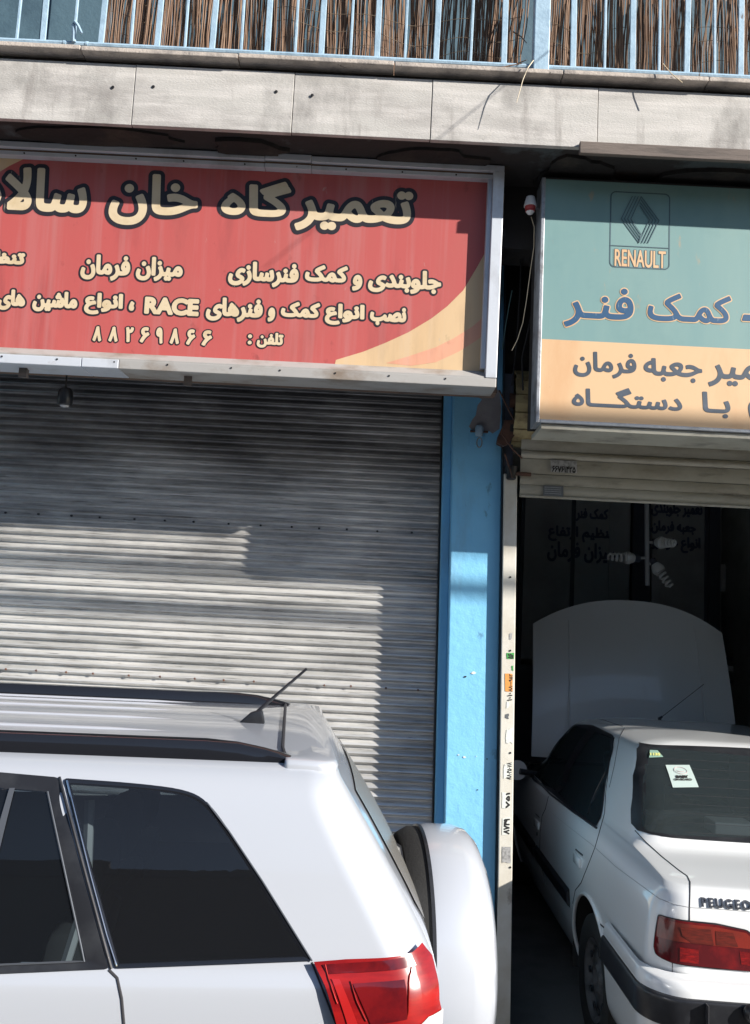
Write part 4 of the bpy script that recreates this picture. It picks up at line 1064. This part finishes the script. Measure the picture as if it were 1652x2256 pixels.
# wheels, cabin
M_rim = mat('dirty_rim', (.16,.16,.165), .5, .4, col2=(.07,.07,.07), sc1=12)
def wheel(car, c, axis, sg, r, w, n=64, rimm=None):
    W_ = MB().lathe([(0,r*.62),(-.01,r*.9),(.0,r*.97),(.03,r),(w-.03,r),(w,r*.97),(w,r*.6)], c, axis, n, sg).build('wheel', M_rubber, car, True)
    MB().lathe([(.03,0),(.012,r*.18),(.03,r*.25),(.035,r*.5),(.006,r*.60),(0,r*.645),(.02,r*.66),(.06,r*.62)], c, axis, 40, sg).build('rim', rimm or M_alu, W_, True)
    return W_
for s_ in (.85, 3.35):
    wheel(SUV, (SC.x-s_, SC.y-.84, .22), 'Y', 1, .34, .2); wheel(SUV, (SC.x-s_, SC.y+.84, .22), 'Y', -1, .34, .2)
for s_ in (.85, 3.35):
    for q_ in (-1, 1):
        P = []
        for k in range(29):
            an = R(-10+200*k/28); z_ = .34+.385*math.sin(an)
            if z_ > .38: P.append(suv.cast(Vector((SC.x-s_-.385*math.cos(an), SC.y+q_*1.0, z_)), (0, -q_, 0))[0])
        MB().tube(P, .016, 8).build('arch_lip', M_paint, SUV, True)
box('cabin_floor', SC.x-3.2, SC.x-.1, SC.y-.75, SC.y+.75, .4, .46, M_cabin, SUV)
box('luggage_cover', SC.x-.85, SC.x-.12, SC.y-.72, SC.y+.72, 1.08, 1.10, M_cabin, SUV)
for x_, ys in ((-.72, (2.4, 2.765, 3.13)), (-1.6, (2.4, 3.13))):
    for yy in ys:
        S_ = MB().hexa([(x_+(z_-.7)*(.16)+dx, yy+dy, z_) for dx in (-.06, .06) for dy in (-.17, .17) for z_ in (.5, 1.2)]).build('seat', M_seat, SUV, True, .03)
        MB().box(x_+.05, x_+.13, yy-.11, yy+.11, 1.24, 1.40).build('headrest', M_seat, S_, True, .03)
        MB().tube([(x_+.09, yy-.05, 1.18), (x_+.09, yy-.05, 1.27)], .006, 6).build('headrest_post', M_chrome, S_)
# belt strap glimpsed inside
MB().tube([(-.62, 2.2, 1.50), (-.60, 2.15, 1.3), (-.64, 2.1, 1.1)], .012, 6).build('seat_belt', M_bulb, SUV, True)

# turn the finished car
SUV.location = PIV + Matrix.Rotation(YAW, 3, 'Z') @ (SUV.location-PIV); SUV.rotation_euler = (0, 0, YAW)

# ================================================================== SEDAN
CX, TY = 1.962, 3.55
def sed_tf(q, s, z): return (CX - q, TY + s, z)
LS = [(.17,.72,.16,.22,.02,4.2,.3),(.26,.79,.06,.20,.03,4.3,.3),(.42,.838,.03,.17,.035,4.34,.3),(.58,.852,.028,.15,.035,4.36,.3),(.70,.855,.030,.14,.035,4.34,.3),(.80,.850,.032,.13,.035,4.2,.35),
      (.88,.840,.034,.12,.035,3.9,.4),(.930,.822,.045,.11,.035,3.5,.4),(.960,.800,.060,.10,.035,3.2,.35),(.980,.776,.10,.10,.03,3.12,.3),(.992,.762,.30,.12,.02,3.08,.3),(1.000,.750,.52,.14,.02,3.05,.28),
      (1.018,.735,.60,.13,.025,3.02,.28),(1.07,.712,.675,.12,.03,2.95,.25),(1.16,.676,.80,.11,.035,2.84,.2),(1.25,.636,.93,.10,.035,2.73,.2),(1.325,.595,1.06,.09,.03,2.62,.2),
      (1.362,.560,1.135,.09,.025,2.52,.2),(1.382,.50,1.19,.10,.02,2.42,.2),(1.398,.36,1.27,.10,.02,2.3,.15),(1.406,.05,1.6,.04,.0,2.1,.04)]
pv_full, pf_full = car_shell(LS, 9, sed_tf, None, .05, 2.0)
sed = Shell(pv_full, pf_full)
def c3(x, y): return ((2000+x/1.508)/1.816, (2600+y/1.508)/1.816)
# windows by outline
rw_l = [c3(x, y) for x, y in ((838,562),(826,600),(805,760),(793,960),(795,1050),(830,1092))]
RWL = sed.on(rw_l)
RW = RWL + [Vector((CX+.2*(k), p.y, p.z)) for k, p in ()]
rwm = [Vector((2*CX-p.x, p.y, p.z)) for p in reversed(RWL)]
zb_, zt2 = RWL[-1].z-.006, RWL[0].z
bot = [Vector((CX+(RWL[-1].x-CX)*(1-k/5)*1.0, 0, zb_-.004*(1-(1-k/5)**2))) for k in range(1, 10)]
top_ = [Vector((CX-(RWL[0].x-CX)*(1-k/5), 0, zt2+.008*(1-(1-k/5)**2))) for k in range(1, 10)]
for q in bot+top_: q.y = 4.3
RWO = RWL + bot + rwm + top_
swin = rounded([c3(x, y) for x, y in ((165,690),(250,590),(350,500),(440,445),(560,455),(690,520),(685,600),(640,800),(612,1010),(580,1072),(430,960),(300,855),(200,790))], 5, 2)
def shrink3(P, k):
    c = sum(P, Vector())/len(P); return [p+(c-p).normalized()*k for p in P]
SWO = sed.on(swin)
def yz(P): return [(p.y, p.z) for p in P]
hs = yz(shrink3(SWO, .012)); hr = [(p.x, p.z) for p in shrink3(RWO, .014)]
def sed_drop(q, s, z):
    x, y, _ = sed_tf(q, s, z)
    if .95 < z < 1.37 and abs(q) > .55 and s > .85 and inside(hs, y, z): return True
    if 1.02 < z < 1.37 and s < 1.4 and abs(q) < .76 and inside(hr, x, z): return True
    if z < .75 and abs(q) > .45 and min(math.hypot(s-.97, z-.32), math.hypot(s-3.6, z-.32)) < .352: return True
    return False
SED = empty('parked_sedan', (CX, TY+2.2, 0), 'white saloon car with its bonnet raised parked half inside the garage', 'car')
pv, pf = car_shell(LS, 9, sed_tf, sed_drop, .05, 2.0)
mesh('body', pv, pf, M_paint2, SED, True)
XP = Vector((1,0,0)); YP = Vector((0,1,0))
rwi = shrink3(RWO, .042)
rw = sed.ring('rear_window', RWO, rwi, YP, .004, M_black, SED)
sed.patch('pane', shrink3(RWO, .03), YP, .0022, M_glass_sedan, rw, .05)
RT = lambda P: [Vector((2*CX-p.x, p.y, p.z)) for p in P]
for mi in (0, 1):
    g = RT if mi else (lambda P: P); d = -XP if mi else XP
    w = sed.ring('side_window', g(SWO), g(shrink3(SWO, .03)), d, .003, M_black, SED)
    sed.patch('pane', g(shrink3(SWO, .02)), d, .0015, M_glass_sedan, w, .06)
# window pillars (black) over the side glass
for pts_ in ([(545,470),(600,480),(430,720),(345,880),(325,865),(400,700)], ):
    sed.patch('door_pillar', sed.on([c3(*q) for q in pts_]), XP, .006, M_black, SED, .05)
sed.seam([c3(640,740), c3(580,860), c3(530,990)], .004, M_black, SED, 'weather_strip', 6, .004)
sed.seam([c3(165,720), c3(300,868), c3(440,975), c3(585,1078)], .006, M_black, SED, 'weather_strip', 8, .003)
# gaps
def sg(pts_, r=.0025, name='panel_gap', m=M_seam, lift=0.0, n=8): return sed.seam([c3(*q) for q in pts_], r, m, SED, name, n, lift)
sg([(690,530),(665,640),(640,860),(632,985),(600,1100),(575,1190),(540,1280),(490,1405),(455,1450),(440,1530)])
sg([(815,1090),(880,1160),(980,1250),(1080,1330),(1130,1365),(1147,1400),(1146,1480),(1143,1560),(1143,1645)])
sg([(293,885),(275,960),(255,1000),(243,1100),(240,1220),(258,1330),(275,1420)])
sg([(752,470),(720,530),(690,700),(660,830)], .0018)
sg([(740,462),(640,428),(560,405)], .0018)
# belt crease along the side and across the boot
sg([(290,965),(420,1070),(560,1180),(700,1310),(850,1420),(960,1500),(1050,1535),(1150,1555),(1300,1563),(1508,1580),(1700,1600)], .0016, 'crease', mat('crease_shadow', (.35,.36,.38), .5), 0, 8)
# door handles
for (a, b) in (((460,1205),(500,1240)), ((218,990),(238,1010))):
    o = sg([a, b], .004, 'door_handle', M_black, .002, 3)
for q in ((470,1270), (225,1050)):
    h = sed.hit(*c3(*q))
    if h: MB().hexa([h[0]+Vector((dx, dy, dz)) for dx in (-.012, .01) for dy in (-.07, .07) for dz in (-.025, .025)]).build('door_handle', M_paint2, SED, True, .01)
h = sed.hit(*c3(225, 1110)); MB().lathe([(0,0),(0,.012),(.02,.012)], (h[0].x-.004, h[0].y, h[0].z), 'X', 12).build('lock', M_black, SED)
# side moulding
for mi in (0, 1):
    s0 = 1.36
    for a, b in ((1.36, 2.28), (2.32, 3.2)):
        v = []; f = []; n = 16
        for i in range(n+1):
            s_ = a+(b-a)*i/n
            for z_, o_ in ((.50,.002),(.515,.016),(.575,.018),(.595,.002)):
                q = sed.cast(Vector((CX-.9 if not mi else CX+.9, TY+s_, z_)), XP if not mi else -XP)[0]
                v.append(q+Vector((-o_ if not mi else o_, 0, 0)))
        for i in range(n): f += [(i*4+k, i*4+k+1, (i+1)*4+k+1, (i+1)*4+k) for k in range(3)]
        f += [(0,1,2,3), tuple(n*4+k for k in range(4))]
        MB().add(v, f).build('side_moulding', M_black, SED, True)
# arches: lip and liner
for s_ in (.97, 3.6):
    for q in (-1, 1):
        P = []; 
        for k in range(25):
            an = R(-12+204*k/24); y_ = TY+s_-.352*math.cos(an); z_ = .32+.352*math.sin(an)
            if z_ < .2: continue
            P.append(sed.cast(Vector((CX+q*.9, y_, z_)), (-q, 0, 0))[0]+Vector((q*.001, 0, 0)))
        MB().tube(P, .010, 8).build('arch_lip', M_paint2, SED, True)
        n = 24; v = []; f = []
        for k in range(n+1):
            an = R(-15+210*k/n)
            for xx in (.50, .835): v.append((CX+q*xx, TY+s_-.356*math.cos(an), .32+.356*math.sin(an)))
        f = [(2*k, 2*k+1, 2*k+3, 2*k+2) for k in range(n)]
        MB().add(v, f).build('arch_liner', M_rubber, SED, True)
        MB().add([(CX+q*.50, TY+s_+.40*dy, z_) for dy in (-1, 1) for z_ in (.1, .72)], [(0,1,3,2)]).build('arch_liner', M_rubber, SED)
        W_ = wheel(SED, (CX+q*.815, TY+s_, .295), 'X', -q, .295, .185, 64, M_rim)
        for k in range(10):
            an = 2*math.pi*k/10
            MB().lathe([(-.004,.0),(-.004,.016),(.004,.016)], (CX+q*.797, TY+s_+.135*math.cos(an), .295+.135*math.sin(an)), 'X', 10, -q).build('rim_hole', M_black, W_)
# bumper
LB = [(.24,.80,.03,.20,.03,.60,.02),(.34,.85,-.03,.19,.04,.60,.02),(.50,.868,-.050,.18,.045,.60,.02),(.60,.872,-.055,.18,.045,.60,.02),(.645,.872,-.050,.18,.045,.60,.02),(.672,.866,-.030,.17,.045,.60,.02),(.680,.850,.03,.15,.04,.60,.02)]
uv_, uf_ = car_shell(LB, 6, sed_tf, lambda q, s, z: s > .585, 0.0, 2.0, 40)
uf_ = uf_[:-1]
bum = Shell(uv_, uf_)
BU = mesh('bumper', uv_, uf_, M_paint2, SED, True)
# black strip following the bumper
LB2 = [(.515,.868,-.051,.18,.045,.60,.02),(.520,.882,-.066,.18,.045,.60,.02),(.56,.884,-.070,.18,.045,.60,.02),(.612,.884,-.069,.18,.045,.60,.02),(.622,.880,-.064,.18,.045,.60,.02),(.626,.866,-.05,.18,.045,.60,.02)]
b2v, b2f = car_shell(LB2, 5, sed_tf, lambda q, s, z: s > .578, 0.0, 2.0, 40)
MB().add(b2v, b2f[:-1]).build('bumper_strip', M_black, BU, True)
MB().lathe([(-.012,.0),(-.012,.010),(-.004,.012),(-.016,.022),(-.004,.032),(.01,.034)], (at(1643,2218,3.5).x, 3.435, at(1643,2218,3.5).z), 'Y', 24).build('parking_sensor', M_black, BU, True)
MB().box(at(1558,2212,3.45).x-.0015, at(1558,2212,3.45).x+.0015, 3.4335, 3.47, .52, .62).build('strip_joint', M_seam, BU)
# scuffs on the bumper
# tail lamps
lampc = rounded([c3(x, y) for x, y in ((965,1600),(1040,1622),(1150,1640),(1300,1655),(1480,1690),(1530,1730),(1545,1800),(1540,1935),(1508,1935),(1300,1915),(1050,1885),(985,1858),(950,1835),(938,1790),(950,1690))], 5, 2)
LP = []
for q in lampc:
    h = sed.hit(*q)
    if h: LP.append(h[0])
dd = Vector((.55, 1, 0))
def mlamp(P): return [Vector((2*CX-p.x, p.y, p.z)) for p in P]
def lampset(g, dv):
    t = sed.patch('tail_light', g(shrink3(LP, -.006)), dv, .005, M_black, SED, .02)
    sed.patch('lower_lens', g(LP), dv, .009, M_red_dark, t, .02)
    up = [c3(x, y) for x, y in ((972,1612),(1150,1652),(1300,1668),(1478,1702),(1520,1740),(1530,1800),(1508,1800),(1300,1780),(1100,1758),(955,1725),(960,1660))]
    sed.patch('upper_lens', g(sed.on(up)), dv, .011, M_amber, t, .02)
    for bx in ([(1085,1665),(1265,1682),(1285,1775),(1150,1760),(1100,1720)], [(1295,1690),(1400,1702),(1430,1785),(1300,1775)]):
        sed.patch('reflector', g(sed.on([c3(*q) for q in bx])), dv, .0125, mat('smoked_lens', (.085,.014,.010), .15, coat=1, col2=(.14,.018,.012), sc1=30, thr=(.4,.6), stretch=(1,1,5)), t, .02)
    for bx in ([(1085,1790),(1195,1805),(1195,1890),(1085,1875)], [(1440,1815),(1500,1820),(1500,1900),(1450,1890)]):
        sed.patch('reflector', g(sed.on([c3(*q) for q in bx])), dv, .0105, mat('mid_red_lens', (.14,.005,.007), .14, coat=1, col2=(.26,.008,.008), sc1=40, thr=(.45,.6), stretch=(1,1,4)), t, .02)
lampset(lambda P: P, dd); lampset(mlamp, Vector((-.55, 1, 0)))
sed.seam([c3(1040,1890), c3(1040,1975)], .0015, M_seam, SED)
sg([(600,1650),(700,1740),(800,1840),(900,1920),(960,1955),(1040,1975),(1250,1998),(1508,2025),(1700,2045)], .004, 'panel_gap')
# boot lettering
txt = 'PEUGEOT'
a0 = sed.hit(*c3(1212, 1520))[0]; 
TPl = Plane((0, a0.y-.004, 0), (0,0,1))
BD = None
hl = .031; wl = .215
res = lettering(txt, (0, 0, wl, hl), [.0008], .0010, 1.25)[0]
v0, f0 = res; n0 = len(v0)
x_l = sed.hit(*c3(1214, 1515))[0].x; z_l = .0
zc = sed.hit(*c3(1230, 1520))[0].z
edge = {}
for q in f0:
    for i in range(len(q)):
        e = (q[i], q[(i+1) % len(q)]); edge[tuple(sorted(e))] = edge.get(tuple(sorted(e)), 0)+1
def lp3(a, b, o_): 
    X = x_l+a; L_, N_ = sed.cast(Vector((X, 3.5, zc-hl/2+b)), YP); return (X, L_.y-o_, zc-hl/2+b)
vv = [lp3(a, b, .008) for a, b in v0] + [lp3(a, b, -.001) for a, b in v0]
ff = list(f0) + [(i, j, j+n0, i+n0) for (i, j), c in edge.items() if c == 1]
MB().add(vv, ff).build('badge_lettering', mat('dark_chrome', (.16,.16,.17), .25, .8), SED)
# registration plate
MB().box(CX-.26, CX+.26, TY-.028, TY-.018, .70, .81).build('number_plate', M_white, SED, False, .003)
# stickers in the rear window
def qpatch(name, q, m, off=.006, par=None): return sed.patch(name, sed.on([c3(*p) for p in q]), YP, off, m, par or rw, .05)
cardo = qpatch('window_card', [(998,700),(1142,700),(1198,834),(1042,836)], M_card, .006)
def cardtext(t, l, tp, r, b, o_, m=M_stink, sh=.0):
    pa = sed.hit(*c3(l, b)); pb = sed.hit(*c3(r, b)); pc_ = sed.hit(*c3(l+sh, tp))
    O = pa[0]; U = pb[0]-O; V = pc_[0]-O; n = pa[1] if pa[1].y < 0 else -pa[1]
    v_, f_ = lettering(t, (0, 0, U.length, V.length), [o_], .0011)[0]
    mesh('card_print', [O+U.normalized()*a+V.normalized()*b_+n*.0085 for a, b_ in v_], f_, m, cardo)
cardtext('BABY', 1064, 764, 1138, 781, .0022, sh=-6); cardtext('ON BOARD', 1052, 783, 1160, 796, .0008, sh=-6)
c_ = sed.hit(*c3(1088, 735)); n_ = c_[1] if c_[1].y < 0 else -c_[1]
tU = Vector((1,0,0)); tV = n_.cross(tU).normalized()*-1; tV = tV if tV.z > 0 else -tV
M_pink = mat('pink_ink', (.55,.35,.38), .6)
MB().tube([c_[0]+n_*.0075+tU*.030*math.cos(k*math.pi/12)+tV*.026*math.sin(k*math.pi/12) for k in range(25)], .0012, 4).build('card_print', M_pink, cardo)
MB().tube([c_[0]+n_*.0075+tU*(.018*math.cos(R(200+14*k)))+tV*(.002+.012*math.sin(R(200+14*k))) for k in range(11)], .0012, 4).build('card_print', M_pink, cardo)
st = qpatch('permit_sticker', [(905,610),(950,612),(985,652),(900,656)], mat('green_white_sticker', (.25,.40,.33), .6), .006)
pa = sed.hit(*c3(905,644))[0]; pb = sed.hit(*c3(966,646))[0]; pc_ = sed.hit(*c3(905,628))[0]
v_, f_ = lettering('1135', (0, 0, (pb-pa).length, (pc_-pa).length), [.0016], .001)[0]
mesh('permit_number', [pa+(pb-pa).normalized()*a+(pc_-pa).normalized()*b_+n_*.0085 for a, b_ in v_], f_, mat('yellow_ink', (.75,.75,.25), .6), st)
# defroster lines
for k in range(9):
    z_ = 1.06+k*.033; P = [sed.cast(Vector((CX+x_, 4.2, z_)), YP) for x_ in np.linspace(-.50, .50, 9)]
    MB().tube([p_+(n2 if n2.y < 0 else -n2)*.0024 for p_, n2 in P], .0008, 4).build('heating_wire', M_seam, rw)
# mirrors, aerial
for q in (-1, 1):
    MB().lathe([(0,.0),(.02,.045),(.07,.064),(.085,.066),(.086,0)], (CX+q*.915, TY+2.80, .975), 'Y', 20, -1).build('door_mirror', M_hood, SED, True)
    MB().tube([(CX+q*.76, TY+2.72, .95), (CX+q*.9, TY+2.70, .97)], .02, 8).build('mirror_arm', M_black, SED)
p0_ = sed.on([c3(958, 396), c3(958, 600)])[0]
p1_ = at(*c3(1230, 207), p0_.y+.02)
MB().tube([p0_, p0_+(p1_-p0_)*.08], [.012,.006], 8).build('aerial_base', M_black, SED, True); MB().tube([p0_, p1_], .0022, 6).build('aerial', M_black, SED)
# cabin
box('parcel_shelf', CX-.62, CX+.62, TY+.80, TY+1.2, .97, .99, M_cabin, SED); box('cabin_floor', CX-.7, CX+.7, TY+.8, TY+3.0, .3, .33, M_cabin, SED)
MB().hexa([(CX+x_, TY+1.25+dy-(z_-.5)*.15, z_) for x_ in (-.6, .6) for dy in (-.06, .06) for z_ in (.5, 1.05)]).build('seat', M_seat, SED, True, .03)
for xx in (-.38, .38): MB().box(CX+xx-.12, CX+xx+.12, TY+2.0, TY+2.1, .9, 1.22).build('seat', M_seat, SED, True, .03)
box('speaker_box', CX-.25, CX-.05, TY+.95, TY+1.1, .992, 1.05, M_bulb, SED, .008)
# raised bonnet
v = []; f = []; nu, nv = 24, 14
for j in range(nv+1):
    for i in range(nu+1):
        u = -1+2*i/nu; t = j/nv
        hw_ = .745-.03*t; ztop = 2.172-.21*abs(u)**2.3; z_ = 1.02+(ztop-1.02)*t
        v.append((CX-.012+u*hw_, 6.62+.26*t-.045*(1-u*u)-.03*math.sin(math.pi*t), z_))
f = [(j*(nu+1)+i, j*(nu+1)+i+1, (j+1)*(nu+1)+i+1, (j+1)*(nu+1)+i) for j in range(nv) for i in range(nu)]
nb = len(v); v += [(a, b+.02, c) for a, b, c in v]; f += [tuple(q+nb for q in reversed(g)) for g in f]
rim = [i for i in range(nu+1)] + [j*(nu+1)+nu for j in range(1, nv+1)] + [nv*(nu+1)+i for i in range(nu-1, -1, -1)] + [j*(nu+1) for j in range(nv-1, 0, -1)]
f += [(rim[i], rim[(i+1) % len(rim)], rim[(i+1) % len(rim)]+nb, rim[i]+nb) for i in range(len(rim))]
MB().add(v, f).build('bonnet', M_hood, SED, True)
for k in (-1, 1): MB().tube([(CX+k*.5, 6.55, 1.06), (CX+k*.47, 6.72+.10, 2.0)], .006, 6).build('bonnet_rib', M_hood, SED)

# ================================================================== far side of the street (seen in reflections)
OB = empty('opposite_building', (0, -12, -.12), 'long brown building across the street with vents on its flat roof', 'building')
box('wall', -30, 14, -16, -12, -.12, 7.3, M_opp, OB); box('wall', -7, -1.5, -15.5, -12.6, 7.3, 8.1, M_opp2, OB)
box('parapet', -30, 14, -12.1, -11.9, 7.3, 7.5, M_opp2, OB)
for x in range(-26, 12, 4): box('window', x, x+1.6, -12.03, -11.99, 3.6, 5.0, M_partdark, OB)
for x in (-9, 3, 9): MB().tube([(x, -13, 7.3), (x, -13, 9.1)], .15, 10).build('roof_vent', M_opp2, OB)
tag(MB().tube([(-6.2, -12.5, 8.7), (-6.2, -12.5, 11)], .04, 6).build('roof_aerial', M_opp2), 'thin aerial mast on the flat roof across the street', 'aerial')
